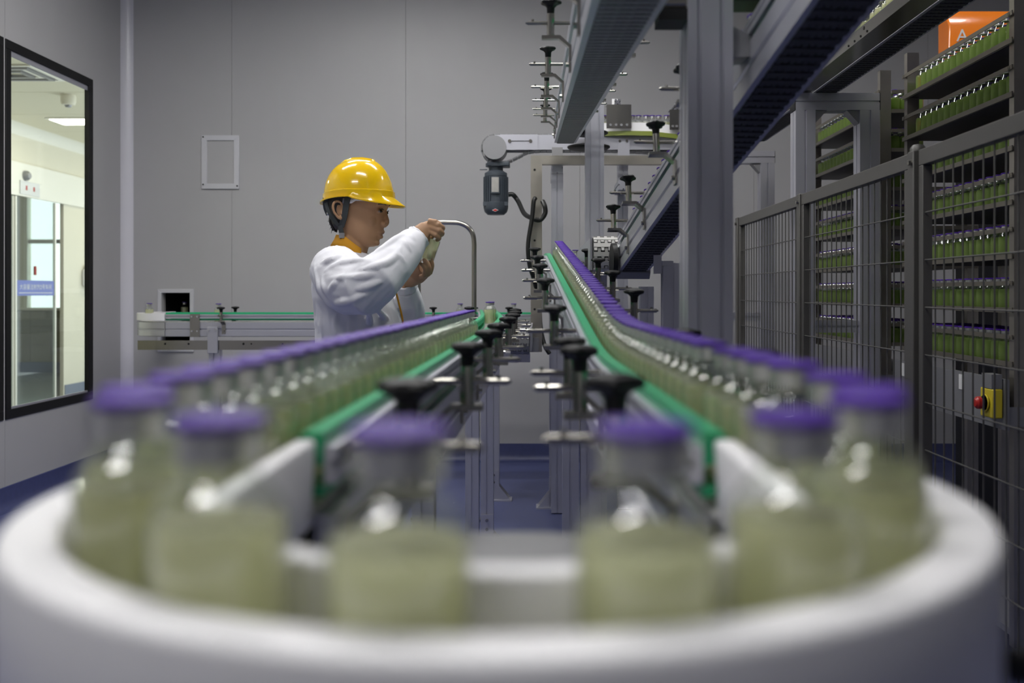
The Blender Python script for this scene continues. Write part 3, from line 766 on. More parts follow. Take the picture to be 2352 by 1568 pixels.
for px_ in (498, 905):
    x = (px_ - PX) * EY / FPX
    leg(back, x, EY - 0.02, EZ - 0.16, 0.06, 0.06, foot=0)
    MB().mm(x - 0.03, x + 0.03, EY - 0.075, EY - 0.0625, EZ - 0.185, EZ - 0.03).build('leg_plate', M['alu'], back, bevel=0.002)
    for dx in (-0.02, 0.02): MB().cyl((x + dx, EY - 0.082, EZ - 0.046), (x + dx, EY - 0.0752, EZ - 0.046), 0.006, n=8).build('bolt', M['crimp'], back)
for z0, z1, y0, y1 in ((EZ - 0.165, EZ - 0.110, EY - 0.0585, EY - 0.0555), (EZ - 0.165, EZ - 0.162, EY - 0.0555, EY + 0.06)):
    tr = MB().mm(-2.36, -0.15, y0, y1, z0, z1).build('drip_tray', M['steel'], back)
for px_, r_ in ((379, 0.006), (433, 0.006), (559, 0.007), (577, 0.005), (649, 0.005)):
    x = (px_ - PX) * (EY - 0.06) / FPX
    MB().cyl((x, EY - 0.0592, EZ - 0.13), (x, EY - 0.0587, EZ - 0.13), r_, n=10).build('hole', M['black'], back)
EB = [(363, 'small bottle at the far left end of the back conveyor, left of the dark hatch'), (502, 'lone small bottle on the back conveyor right of the hatch'), (1057, 'small bottle on the back conveyor just left of the steel pipe'),
      (1118, 'left of two small bottles standing together right of the steel pipe'), (1133, 'right of two small bottles standing together right of the steel pipe'), (1180, 'lone small bottle near the right end of the back conveyor')]
for px_, lb in EB:
    if px_ == 363: p = Vector((-2.398, EY + 0.2, EZ))
    elif px_ < 1100: p, t = at_x(EP, (px_ - PX) * EY / FPX)
    elif px_ < 1150:
        p, t = at_y(LP, 4.52 if px_ == 1118 else 4.62); p.x += -0.006 if px_ == 1118 else 0.008
    else: p, t = at_x(EP, (px_ - PX) * EY / FPX)
    bottle(lb, 'bottles on the back conveyor', p + Vector((0, 0, 0.0008)))
bottle('dim small bottle standing inside the dark wall hatch', 'bottles on the back conveyor', Vector((-2.487, 6.55, EZ + 0.0008)))

# short conveyors whose chain wraps round an end drum that faces the camera
def drum_conveyor(label, x, y0, y1, ztop, r, wd, mat, cover):
    t = thing('drum_conveyor', label, 'conveyor', (x, y0, 0))
    zc = ztop - r; yc = y0 + r
    for s in (-1, 1): MB().mm(x + s * wd / 2, x + s * (wd / 2 + 0.008), yc, y1, zc - r + 0.012, zc + r - 0.004).build('side_rail', M['alu'], t)
    MB().cyl((x - wd / 2 + 0.002, yc, zc), (x + wd / 2 - 0.002, yc, zc), r - 0.007, n=28).build('drum', M['chainb'], t)
    me = slat_mesh('chain_plate', M[mat], wd - 0.004, 0.0318)
    nst = max(6, int(math.pi * r / 0.0318))
    for k in range(nst + 1):
        a = math.pi / 2 + math.pi * k / nst                       # from the top, round the near side, to the bottom
        d = Vector((0, math.cos(a), math.sin(a))); q = Vector((x, yc, zc)) + d * r; tt = Vector((0, -math.sin(a), math.cos(a))); u = tt.cross(d)
        put(t, 'chain_plate', me, Matrix(((u.x, tt.x, d.x, q.x), (u.y, tt.y, d.y, q.y), (u.z, tt.z, d.z, q.z), (0, 0, 0, 1))))
    yy = yc + 0.0318
    while yy < y1:
        put(t, 'chain_plate', me, Matrix.Translation((x, yy, ztop)))
        q = Vector((x, yy, zc - r)); put(t, 'chain_plate', me, Matrix(((1, 0, 0, q.x), (0, -1, 0, q.y), (0, 0, -1, q.z), (0, 0, 0, 1))))
        yy += 0.0318
    if cover:
        MB().cyl((x + wd / 2 + 0.002, yc, zc), (x + wd / 2 + 0.018, yc, zc), r + 0.004, n=36).build('end_disc', M['black'], t)
    if cover:
        leg(t, x, y1 - 0.1, zc - r, 0.05, 0.05, foot=1); leg(t, x, y0 + 0.35, zc - r - 0.004, 0.05, 0.05, foot=1)
    else:
        MB().mm(x - 0.16, x + wd / 2, y0 + 0.25, y0 + 0.29, zc - r - 0.05, zc - r - 0.008).build('support_arm', M['alu'], t)
    return t
drum_conveyor('short conveyor with a pale chain wrapped round its end drum', 0.235, 3.30, 4.55, 1.352, 0.066, 0.092, 'chainw', True)
drum_conveyor('low short conveyor with grey chain drum beside the stainless post', -0.086, 4.0, 5.40, 1.0, 0.058, 0.084, 'chaind', False)
# ------------------------------------------------------------------ overhead conveyors
AX = 0.122
AP = [(AX, y, EYE + 0.356 + 0.1 * y) for y in (0.85, 2.0, 3.2, 4.1, 4.5)]
over = conveyor('overhead_conveyor', 'overhead conveyor rising to the far motor line, seen from below with knobs along it', AP, guides=((-1, 'green'), (1, 'green')), slats_below='chaind')
for k, y in enumerate((1.62, 2.09, 2.73, 3.28, 3.72, 4.08, 4.38)):
    p, t = at_y(AP, y); add_clamp(over, p, t, -1, turn=k * 0.7)
for k, y in enumerate((1.75, 2.35, 2.95, 3.4, 3.85)):
    p, t = at_y(AP, y); add_clamp(over, p, t, 1, turn=k * 0.9)
# three wear runners under the return chain
for u0 in (-0.02, 0.02):
    pass

BA, BB = Vector((0.482, 0.85, EYE + 0.522 + 0.088)), Vector((0.322, 3.22, EYE + 0.0716 + 0.088))
BP = [BA, BA.lerp(BB, 0.35), BA.lerp(BB, 0.7), BB]
desc = conveyor('overhead_conveyor', 'steep dark-bellied conveyor descending behind the tall aluminium column', BP, guides=((-1, 'green'), (1, 'green')), slats_below='chainb', gv=-0.012)
for k, y in enumerate((1.30, 1.98, 2.30, 2.72, 3.02)):
    p, t = at_y(BP, y); add_clamp(desc, p, t, -1, turn=k * 0.7)
for k, y in enumerate((1.9, 2.55, 3.1)):
    p, t = at_y(BP, y); add_clamp(desc, p, t, 1, turn=k * 0.7)
# rounded sheet-metal guard at the lower end
tt = (BB - BA).normalized(); uu = tt.cross(UP).normalized(); vv = uu.cross(tt)
prof = [(0.0, -0.004), (0.0, -0.092)] + [(0.055 * math.sin(a) + 0.02, -0.048 - 0.062 * math.cos(a)) for a in [math.pi * k / 12 for k in range(13)]]
MB().loft([[BB + uu * s + tt * a + vv * b for a, b in prof] for s in (-0.058, 0.056)]).build('end_guard', M['sheet'], desc)
MB().cyl(BB - uu * 0.0585 - vv * 0.046 + tt * 0.02, BB - uu * 0.075 - vv * 0.046 + tt * 0.02, 0.06, n=32).build('end_disc', M['black'], desc)
leg(desc, 0.425, 3.02, EYE + 0.095, 0.062, 0.062, foot=1)
leg(desc, 0.352, 3.10, EYE + 0.02, 0.045, 0.05, foot=0)
MB().mm(0.36, 0.385, 2.96, 2.965, EYE + 0.06, EYE + 0.20).mm(0.385, 0.42, 2.94, 2.965, EYE + 0.085, EYE + 0.10).build('support_strap', M['alu'], desc)
k = 0; y = 1.30
while y < 3.18:
    p, t = at_y(BP, y); m = stand(p, t); m.translation += m.col[2].to_3d() * 0.0008; k += 1
    bottle(f'purple-capped bottle, {nth(k)} from the top of the descending overhead conveyor', 'bottles on the descending conveyor', mtx=m)
    y += 0.070

# level stainless line overhead at the right, carried by aluminium portals
CXC, CH = 1.185, EYE + 0.9145
CP = [(CXC, 1.7, CH), (CXC, 3.0, CH), (CXC, 4.2, CH), (CXC, 5.12, CH)]
lvl = conveyor('overhead_conveyor', 'level overhead conveyor with a stainless tray above the mesh fence', CP, guides=((-1, 'olive'), (1, 'olive')), slats_below='chainb', gv=-0.022)
MB().mm(1.049, 1.052, 1.7, 5.1, EYE + 0.8285, EYE + 0.868).mm(1.052, 1.129, 1.7, 5.1, EYE + 0.8285, EYE + 0.8315).build('drip_tray', M['steel'], lvl)
for k in range(9):
    yy = 1.95 + 0.36 * k
    MB().cyl((1.0486, yy, EYE + 0.856), (1.0478, yy, EYE + 0.856), 0.006, n=8).build('hole', M['black'], lvl)
for k in range(4):
    yy = 3.0 + 0.06 * k
    MB().cyl((1.0486, yy, EYE + 0.838), (1.0470, yy, EYE + 0.838), 0.004, n=8).build('screw', M['black'], lvl)
k = 0; y = 2.45
while y < 3.55:
    k += 1; bottle(f'bottle high on the level overhead conveyor, {nth(k)} from the picture top edge', 'bottles on the level overhead conveyor', Vector((CXC + random.uniform(-0.004, 0.004), y, CH + 0.0008)))
    y += 0.052 if k % 5 else 0.11
def portal(label, y, x0, x1):
    t = thing('support_portal', label, 'portal frame', (x0, y, 0))
    zt = EYE + 0.8235
    MB().prism(alu_section(0.08, 0.07, 1, 1), lambda a, b, d: Vector((d, y + a, zt - 0.035 + b)), x0, x1).build('cross_beam', M['alu'], t, angle=20)
    for s in (0, 1):
        MB().mm(*((x0 - 0.003, x0) if s == 0 else (x1, x1 + 0.003)), y - 0.04, y + 0.04, zt - 0.07, zt).build('end_cap', M['black'], t)
    for x in (x0 + 0.041, x1 - 0.041): leg(t, x, y, zt - 0.0705, 0.082, 0.082, foot=1)
    for x, s in ((x0 + 0.082, 1), (x1 - 0.082, -1)):
        MB().prism([(x, zt - 0.071), (x + s * 0.05, zt - 0.071), (x, zt - 0.125)], lambda a, b, d: Vector((a, d, b)), y - 0.03, y + 0.03).build('gusset', M['sheet'], t)
    MB().prism(alu_section(0.05, 0.05), lambda a, b, d: Vector((d, y + a, EYE - 0.14 + b)), x0 + 0.082, x1 - 0.083).build('brace', M['alu'], t, angle=20)
    return t
portal('near aluminium portal frame carrying the stainless overhead line', 3.9, 1.055, 1.402)
portal('far aluminium portal frame behind the mesh fence by the back wall', 5.48, 1.01, 1.365)

# ------------------------------------------------------------------ far line with the drive motor
MY = 5.0; MZ = 1.987
mx0 = (1137 - PX) * MY / FPX
line = thing('motor_conveyor', 'far cross conveyor with a round end pulley above the hanging motor', 'conveyor', (mx0, MY, 0))
zc = EYE + (PY - 343) * MY / FPX; pr = 0.066
for s in (-1, 1): MB().mm(mx0, 1.10, MY + s * 0.052 - 0.006, MY + s * 0.052 + 0.006, MZ - 0.082, MZ - 0.004).build('side_rail', M['alu'], line)
a0 = P(1165, 312, MY - 0.06); a1 = P(1235, 345, MY - 0.06)
o = MB().mm(mx0 + 0.03, a1.x, MY - 0.0655, MY - 0.0585, MZ - 0.084, MZ - 0.003).build('cover_plate', M['alu'], line)
MB().mm(mx0 + 0.085, mx0 + 0.185, MY - 0.0665, MY - 0.0657, MZ - 0.04, MZ - 0.036).build('slot', M['black'], o, origin=root_loc(line))
for dx in (0.08, 0.19): MB().cyl((mx0 + dx, MY - 0.071, MZ - 0.038), (mx0 + dx, MY - 0.0657, MZ - 0.038), 0.009, n=10).build('bolt', M['steel'], o, origin=root_loc(line))
MB().cyl((mx0, MY - 0.075, zc), (mx0, MY + 0.06, zc), pr - 0.003, n=48).build('pulley', M['sheet'], line)
# chain loop: top run, round the pulley, sagging return
loop = [Vector((1.08, MY, MZ)), Vector((mx0, MY, MZ))]
loop = [Vector((x, MY, MZ)) for x in np.linspace(1.08, mx0, 40)]
loop += [Vector((mx0 - (pr + 0.004) * math.sin(a), MY, zc + (MZ - zc) * math.cos(a))) for a in [math.pi * k / 16 for k in range(1, 17)]]
lowz = EYE + (PY - 348) * MY / FPX
for px_, py_ in ((1165, 373), (1190, 362), (1212, 350), (1240, 347), (1300, 347), (1400, 347), (1480, 350), (1520, 356), (1553, 368), (1575, 385)):
    loop.append(P(px_, py_, MY))
chl = MB(); 
rs = resample(loop, 0.0318)
for i, p in enumerate(rs):
    tt = (rs[min(i + 1, len(rs) - 1)] - rs[max(i - 1, 0)]).normalized(); u = Vector((0, 1, 0)); v = u.cross(tt)
    chl.box(p, (0.094, 0.029, 0.006), Matrix((u, tt, v)).transposed())
chl.build('chain', M['chaind'], line, angle=0)['kind'] = 'stuff'
# curved white guide and its hangers on the right
cp = [(0.33, MY - 0.02), (0.45, MY - 0.045), (0.58, MY - 0.055), (0.70, MY - 0.045), (0.82, MY - 0.01)]
cpz = [MZ + 0.012, MZ + 0.012, MZ + 0.008, MZ - 0.004, MZ - 0.014]
Fg = [(Vector((x, y, z)), Vector((0, -1, 0)), UP) for (x, y), z in zip(cp, cpz)]
MB().sweep(rect(0.03, 0.045, 0.0, 0.045), Fg).build('curved_guide', M['white'], line)
MB().sweep(rect(0.030, 0.052, -0.024, -0.001), Fg).build('wear_strip', M['olive'], line)
for k, (px0, px1, pt, pb) in enumerate(((1393, 1450, 240, 295), (1538, 1580, 252, 298))):
    q0, q1 = P(px0, pb, MY - 0.11), P(px1, pt, MY - 0.11)
    h = MB().mm(q0.x, q1.x, MY - 0.112, MY - 0.109, q0.z, q1.z).mm(q0.x, q1.x, MY - 0.109, MY - 0.05, q1.z - 0.003, q1.z).build('hanger_plate', M['steel'], line)
    for i in range(4):
        x = q0.x + (q1.x - q0.x) * (0.16 + 0.22 * i)
        MB().cyl((x, MY - 0.118, q0.z + 0.018), (x, MY - 0.1121, q0.z + 0.018), 0.007, n=8).build('bolt', M['crimp'], h, origin=root_loc(line))
    MB().prism(alu_section(0.03, 0.03), lambda a, b, d: Vector(((q0.x + q1.x) / 2 - 0.005 + a, d, q1.z + 0.0155 + b)), MY - 0.10, MY + 0.08).build('hanger_bar', M['aludark'], h, origin=root_loc(line))
    MB().mm(q0.x + 0.032, q0.x + 0.062, MY - 0.07, MY - 0.066, q1.z + 0.001, q1.z + 0.038).build('white_tab', M['white'], h, origin=root_loc(line))
BBX = [(1387, 'bottle cap peeping out left of the steel hanger plate on the motor line'), (1452, 'bottle half hidden right beside the steel hanger plate on the motor line')]
for px_, lb in BBX: bottle(lb, 'bottles on the motor line', Vector(((px_ - PX) * MY / FPX, MY, MZ + 0.0036)))
for i, px_ in enumerate((1467, 1484, 1498, 1513, 1531)):
    bottle(f'{nth(i + 1)} bottle right of the hanger plate behind the white curved guide', 'bottles on the motor line', Vector(((px_ - PX) * MY / FPX, MY, MZ + 0.0036)))
# black turning discs under the crest of the overhead conveyor
for k, (zz, rr) in enumerate(((MZ - 0.012, 0.10), (MZ - 0.085, 0.11))):
    MB().lathe([(0.012, zz - 0.012), (rr - 0.01, zz - 0.012), (rr, zz - 0.006), (rr, zz), (rr - 0.02, zz + 0.004), (0.012, zz + 0.004)], 40, ((1352 - PX) * 4.82 / FPX, 4.82, 0)).build('turn_disc', M['black'], line)
# aluminium bracket and the stub profile that hangs under the line
q0, q1 = P(1419, 380, MY - 0.07), P(1446, 325, MY - 0.07)
MB().mm(q0.x, q1.x, MY - 0.073, MY - 0.067, q0.z, q1.z).build('bracket_plate', M['alu'], line)
for px_ in (1424, 1440): 
    q = P(px_, 323, MY - 0.08); MB().cyl((q.x, MY - 0.078, q.z), (q.x, MY - 0.066, q.z), 0.007, n=8).build('bolt', M['steel'], line)
leg(line, (q0.x + q1.x) / 2, MY + 0.0, q0.z + 0.01, 0.055, 0.055, foot=1)
qm = P(1432, 424, 4.7)
MB().prism(alu_section(0.05, 0.05), lambda a, b, d: Vector((qm.x + a, d, qm.z + b)), 4.70, 4.97).build('stub_profile', M['alu'], line, angle=20)
q = P(1280, 385, 4.86)
MB().prism(alu_section(0.06, 0.06), lambda a, b, d: Vector((q.x + a, d, q.z + b)), 4.86, 5.3).build('stub_profile', M['alu'], line, angle=20)
MB().mm(q.x - 0.028, q.x + 0.028, 4.855, 4.86, q.z + 0.031, MZ - 0.083).build('bracket_plate', M['sheet'], line)
leg(line, q.x, 4.89, q.z - 0.031, 0.062, 0.055, foot=0)

# stainless frame under the line
SY = 4.78
sf = thing('stainless_frame', 'stained stainless frame post beside the hanging motor', 'frame', P(1232, 808, SY))
a, b = P(1219, 808, SY), P(1245, 357, SY)
MB().mm(a.x, b.x, SY - 0.002, SY + 0.0, a.z, b.z).mm(a.x, a.x + 0.003, SY, SY + 0.05, a.z, b.z).mm(b.x - 0.003, b.x, SY, SY + 0.05, a.z, b.z).build('post', M['steelrack'], sf)
bb = P(1570, 377, SY)
MB().mm(b.x + 0.0005, bb.x, SY - 0.001, SY + 0.05, bb.z, b.z).build('top_beam', M['steelrack'], sf)
a2 = P(1212, 808, SY); b2 = P(1238, 775, SY)
MB().mm(a2.x, b2.x, SY - 0.012, SY - 0.0025, a2.z, b2.z).build('foot_plate', M['sheet'], sf)
for py_ in (390, 552, 630, 710):
    q = P(1228, py_, SY); MB().cyl((q.x, SY - 0.0035, q.z), (q.x, SY - 0.0022, q.z), 0.006, n=10).build('hole', M['black'], sf)

# drive motor
mt = thing('drive_motor', 'slate grey geared drive motor hanging under the round pulley', 'motor', (mx0, MY, EYE + 0.42))
def PZ(py_): return EYE + (PY - py_) * MY / FPX
mcx = (1139 - PX) * MY / FPX
b = MB(); r = 0.066
b.lathe([(0.0, PZ(493.5)), (0.045, PZ(493)), (0.060, PZ(487)), (0.066, PZ(478)), (0.066, PZ(466)), (0.06, PZ(465)), (0.058, PZ(406)), (0.06, PZ(405)), (0.060, PZ(398)), (0.045, PZ(394)), (0.038, PZ(392)), (0.038, PZ(384)), (0.055, PZ(383)), (0.055, PZ(376)), (0.0, PZ(376))], 28, (mcx, MY, 0)).build('housing', M['motor'], mt)
fins = []
for k in range(28):
    a = 2 * math.pi * k / 28
    if abs(math.sin(a) + 1) < 0.06: continue
    d = Vector((math.cos(a), math.sin(a), 0)); tn = Vector((-d.y, d.x, 0))
    o = MB().box(Vector((mcx, MY, (PZ(407) + PZ(465)) / 2)) + d * 0.060, (0.014, 0.003, PZ(407) - PZ(465)), Matrix((d, tn, UP)).transposed()).build('cooling_fin', M['motor'], mt)
MB().mm(mcx - 0.024, mcx + 0.022, MY - 0.071, MY - 0.062, PZ(447), PZ(410)).build('terminal_plate', M['motor'], mt)
MB().mm(mcx - 0.019, mcx + 0.018, MY - 0.0725, MY - 0.0712, PZ(444), PZ(410.5)).build('name_plate', M['plate'], mt)
q = PZ(485)
MB().prism([(-0.017, 0), (0, -0.008), (0.017, 0), (0, 0.008)], lambda a_, b_, d: Vector((mcx + a_, d, q + b_)), MY - 0.0668, MY - 0.058).build('diamond_badge', M['paper'], mt)
MB().prism([(-0.013, 0), (0, -0.006), (0.013, 0), (0, 0.006)], lambda a_, b_, d: Vector((mcx + a_, d, q + b_)), MY - 0.0675, MY - 0.0669).build('diamond_mark', M['red'], mt)
for s in (-1, 1):
    MB().mm(mcx + s * 0.055 - 0.011, mcx + s * 0.055 + 0.011, MY - 0.045, MY - 0.02, PZ(474), PZ(465)).build('lug', M['motor'], mt)
MB().mm(mcx - 0.045, mcx + 0.075, MY - 0.05, MY + 0.05, PZ(384), PZ(373)).build('gear_flange', M['motor'], mt, bevel=0.006)
MB().cyl((mcx - 0.045, MY - 0.02, PZ(390.5)), (mcx - 0.085, MY - 0.02, PZ(390.5)), 0.003, n=6).build('lever', M['motor'], mt)
def smooth_path(ps, n=8):
    ps = [Vector(p) for p in ps]; out = []
    for i in range(len(ps) - 1):
        a, b, c, d = ps[max(i - 1, 0)], ps[i], ps[i + 1], ps[min(i + 2, len(ps) - 1)]
        for k in range(n):
            t = k / n
            out.append(0.5 * ((2 * b) + (c - a) * t + (2 * a - 5 * b + 4 * c - d) * t * t + (3 * b - a - 3 * c + d) * t ** 3))
    return out + [ps[-1]]
cab = [P(1168, 447, MY), P(1178, 447, MY), P(1190, 462, MY), P(1204, 490, 4.9), P(1222, 501, 4.74), P(1240, 505, 4.74), P(1252, 490, 4.74), P(1251, 473, 4.74), P(1246, 462, 4.76)]
o = MB().tube(smooth_path(cab), 0.0125, 10).build('motor_cable', M['rubber']); tag(o, 'black motor cable looping behind the stainless post', 'cable')
cab = [P(1230, 455, 4.70), P(1226, 462, 4.69), P(1222, 500, 4.69), P(1214, 550, 4.69), P(1213, 580, 4.69), P(1217, 612, 4.70), P(1226, 640, 4.73), P(1238, 690, 4.86), P(1242, 750, 4.9), P(1250, 790, 4.86), P(1262, 812, 4.84)]
o = MB().tube(smooth_path(cab), 0.011, 10).build('motor_cable', M['rubber']); tag(o, 'long black cable hanging down along the stainless post', 'cable')

# bent steel pipe in front of the back wall
PYD = 4.72
pp = [P(875, 780, PYD)]
pts = [P(961, 1220, PYD), P(961, 630, PYD), P(961, 590, PYD), P(961, 562, PYD), P(963, 544, PYD), P(970, 527, PYD), P(984, 515, PYD), P(1003, 511, PYD), P(1040, 511, PYD), P(1058, 513, PYD), P(1075, 522, PYD), P(1086, 538, PYD), P(1089, 558, PYD), P(1089, 580, PYD), P(1089, 610, PYD), P(1089, 720, PYD), P(1089, 1195, PYD)]
pts[0].z = 0.012; pts[-1].z = 0.012
t = thing('steel_handrail', 'bent stainless pipe rail standing behind the worker', 'rail', (pts[-1].x, PYD, 0))
MB().tube(smooth_path(pts, 6), 0.0125, 14).build('pipe', M['steel'], t)
for q in (pts[0], pts[-1]): MB().cyl((q.x, q.y, 0), (q.x, q.y, 0.012), 0.04, n=20).build('floor_flange', M['steel'], t)

# ------------------------------------------------------------------ aluminium columns
def column(label, x, y, z1, w_, d_, nw=1, nd=1):
    t = thing('aluminium_column', label, 'column', (x, y, 0))
    post_mb(x, y, 0.01, z1, w_, d_, nw, nd).build('profile', M['alu'], t, angle=20)
    MB().mm(x - w_ / 2 - 0.03, x + w_ / 2 + 0.03, y - d_ / 2 - 0.03, y + d_ / 2 + 0.03, 0, 0.01).build('base_plate', M['alu'], t)
    return t
COLY = 1.70
c0, c1 = (1580 - PX) * (COLY - 0.05) / FPX, (1684 - PX) * (COLY - 0.05) / FPX
big = column('tall blurred aluminium column standing right of the climbing row', (c0 + c1) / 2, COLY, CEIL - 0.01, c1 - c0, 0.10, 2, 2)
k1 = COLY / FPX
MB().prism([(c1, EYE + (PY - 70) * k1), (c1, EYE + (PY - 142) * k1), (c1 + 0.055, EYE + (PY - 138) * k1), (c1 + 0.055, EYE + (PY - 100) * k1)], lambda a, b, d: Vector((a, d, b)), COLY - 0.03, COLY + 0.03).build('bracket', M['sheet'], big)
MB().cyl((c0 - 0.082, COLY - 0.02, EYE + (PY - 15) * k1), (c0, COLY - 0.02, EYE + (PY - 15) * k1), 0.019, n=18).build('cross_tube', M['steel'], big)
MB().mm(c0 - 0.05, c0, COLY - 0.045, COLY + 0.02, EYE + (PY - 62) * k1, EYE + (PY - 36) * k1).build('clamp_block', M['black'], big)
MB().mm(c1, c1 + 0.065, COLY - 0.04, COLY + 0.03, EYE + (PY - 17) * k1, EYE + (PY + 6) * k1).build('clamp_block', M['black'], big)
column('slim aluminium column under the overhead conveyor beside the motor line', (1365 - PX) * 4.1 / FPX, 4.1, EYE + 0.86, 0.08, 0.08, 2, 2)
# ------------------------------------------------------------------ mesh safety fence
FX = 1.0; FH = EYE + 0.372
def fence_post(label, y, cap=True):
    t = thing('fence_post', label, 'fence post', (FX, y, 0), 0, 'fence posts')
    MB().mm(FX - 0.021, FX + 0.021, y - 0.020, y + 0.020, 0.008, FH + 0.002).build('tube', M['fence'], t, bevel=0.003)
    MB().mm(FX - 0.05, FX + 0.05, y - 0.05, y + 0.05, 0, 0.008).build('base_plate', M['fence'], t)
    if cap: MB().lathe([(0.021, 0.002), (0.020, 0.010), (0.014, 0.018), (0.0, 0.021)], 20, (FX, y, FH)).build('cap', M['fence'], t)
    for zz in (FH - 0.03, 0.3):
        MB().cyl((FX - 0.021, y - 0.008, zz), (FX - 0.030, y - 0.008, zz), 0.007, n=8).build('bolt', M['steel'], t)
def fence_panel(label, y0, y1, mid=False):
    t = thing('mesh_fence', label, 'fence', (FX, y0, 0.1), 0, 'mesh fence panels')
    z0, z1 = 0.10, FH
    for a, b in ((z1 - 0.042, z1), (z0, z0 + 0.03)): MB().mm(FX - 0.013, FX + 0.013, y0, y1, a, b).build('rail', M['fence'], t, bevel=0.002)
    for a, b in ((y0, y0 + 0.026), (y1 - 0.026, y1)): MB().mm(FX - 0.013, FX + 0.013, a, b, z0 + 0.03, z1 - 0.042).build('stile', M['fence'], t, bevel=0.002)
    n = int(round((y1 - y0 - 0.052) / 0.052))
    vw = MB().cyl((0, 0, z0 + 0.02), (0, 0, z1 - 0.03), 0.0021, n=6).mesh('wire', M['fence'])
    for k in range(1, n):
        o = bpy.data.objects.new('wire', vw); COL.objects.link(o); o.parent = t
        o.location = (-0.002, 0.026 + (y1 - y0 - 0.052) * k / n, -0.1)
    hw = MB().cyl((0, 0.01, 0), (0, y1 - y0 - 0.01, 0), 0.0021, n=6).mesh('wire', M['fence'])
    z = z1 - 0.165
    while z > z0 + 0.05:
        o = bpy.data.objects.new('wire', hw); COL.objects.link(o); o.parent = t; o.location = (-0.0062, 0, z - 0.1); z -= 0.1225
fence_panel('nearest mesh fence panel, cut by the right picture edge', 1.36, 2.44)
fence_panel('middle mesh fence panel in front of the two bottle racks', 2.51, 3.535)
fence_panel('farthest mesh fence panel beside the tall aluminium column', 3.575, 4.645)
fence_post('thick fence post with rounded cap between the near and middle panels', 2.475)
fence_post('fence post between the middle and far panels', 3.555, False)
fence_post('end fence post farthest from the camera', 4.67, False)

# ------------------------------------------------------------------ bottle racks behind the fence
RXF = 1.45; TIERS = [1.924 - 0.166 * k for k in range(7)]
def rack_bottle_meshes():
    n = 14
    b = MB()
    b.mi = 0; b.lathe([(0.0, 0.0005), (0.0225, 0.0), (0.0245, 0.003), (0.0245, 0.060), (0.0225, 0.068)], n)
    b.mi = 1; b.lathe([(0.0225, 0.068), (0.0165, 0.0785), (0.0125, 0.0875)], n)
    b.mi = 2; b.lathe([(0.0125, 0.0875), (0.0150, 0.0885), (0.0150, 0.1005)], n)
    me = b.mesh('glass_body', [M['rackliq'], M['glass'], M['crimp']], angle=50)
    c = MB().lathe([(0.0150, 0.1004), (0.0168, 0.1012), (0.0168, 0.1036), (0.0155, 0.1046), (0.0, 0.1044)], n).mesh('cap', M['purple'])
    return me, c
RB, RC = rack_bottle_meshes()
TN = ['top', 'second', 'third', 'fourth', 'fifth', 'sixth', 'lowest']
def rack(label, y0, y1, depth=0.42):
    t = thing('bottle_rack', label, 'rack', (RXF, y0, 0), 0, 'bottle racks')
    ztop = 2.10
    for x, y in ((RXF, y0), (RXF, y1 - 0.03), (RXF + depth - 0.047, y0), (RXF + depth - 0.047, y1 - 0.03)):
        MB().mm(x + 0.004, x + 0.051, y, y + 0.004, 0.06, ztop).mm(x + 0.004, x + 0.008, y + 0.004, y + 0.03, 0.06, ztop).build('post', M['steelrack'], t)
        MB().cyl((x + 0.025, y + 0.015, 0), (x + 0.025, y + 0.015, 0.06), 0.02, n=14).build('foot', M['steel'], t)
    for z in TIERS:
        MB().mm(RXF + 0.009, RXF + depth - 0.002, y0 + 0.006, y1 - 0.006, z - 0.004, z - 0.001).build('tray', M['trayshade'], t)  # solid plate, its dark colour carries the shade inside the rack
        for za, zb in ((z - 0.006, z + 0.010), (z + 0.078, z + 0.092)):
            MB().mm(RXF - 0.004, RXF - 0.0005, y0 - 0.002, y1 + 0.002, za, zb).build('rail', M['railsteel'], t)
            MB().mm(RXF + 0.052, RXF + depth, y0 - 0.004, y0 - 0.001, za, zb).build('rail', M['railsteel'], t)
        for yy in (y0 + 0.002, y1 - 0.028):
            MB().cyl((RXF - 0.006, yy + 0.013, z + 0.085), (RXF - 0.0042, yy + 0.013, z + 0.085), 0.006, n=8).build('bolt', M['steel'], t)
    MB().mm(RXF - 0.03, RXF - 0.02, y0 - 0.02, y1 + 0.02, 0.73, 0.885).build('base_panel', M['sheet'], t)
    MB().mm(RXF - 0.02, RXF + depth, y0 - 0.01, y1 + 0.01, 0.74, 0.80).build('base_beam', M['sheet'], t)
    MB().mm(RXF + 0.02, RXF + depth - 0.02, y0 + 0.04, y1 - 0.04, 0.08, 0.10).build('bottom_shelf', M['sheet'], t)
    return t
R1 = (2.87, 3.735); R2 = (4.0, 5.02)
rk1 = rack('stainless rack of green-tinged bottles at the right picture edge', *R1)
rk2 = rack('farther stainless rack of bottles seen through the portal frame', *R2)
def slots(y0, y1): 
    n = int((y1 - y0 - 0.09) / 0.0505); return [y0 + 0.06 + 0.0505 * k for k in range(n)]
NB = 0
rest = []
for ti, z in enumerate(TIERS):
    for r in range(4):
        x = RXF + 0.036 + 0.0502 * r
        for k, y in enumerate(slots(*R1)):
            if r == 0 and y < 3.70:
                o = empty('infusion_bottle', (x, y, z)); NB += 1
                tag(o, f'bottle on the {TN[ti]} tray of the nearer rack, {nth(k + 1)} from its near post', 'bottle', 'front bottles of the nearer rack')
                for nm, me in (('glass_body', RB), ('cap', RC)):
                    c = bpy.data.objects.new(nm, me); COL.objects.link(c); c.parent = o
            else: rest.append((x, y, z))
    for r in range(4):
        x = RXF + 0.036 + 0.0502 * r
        for y in slots(*R2): rest.append((x, y, z))
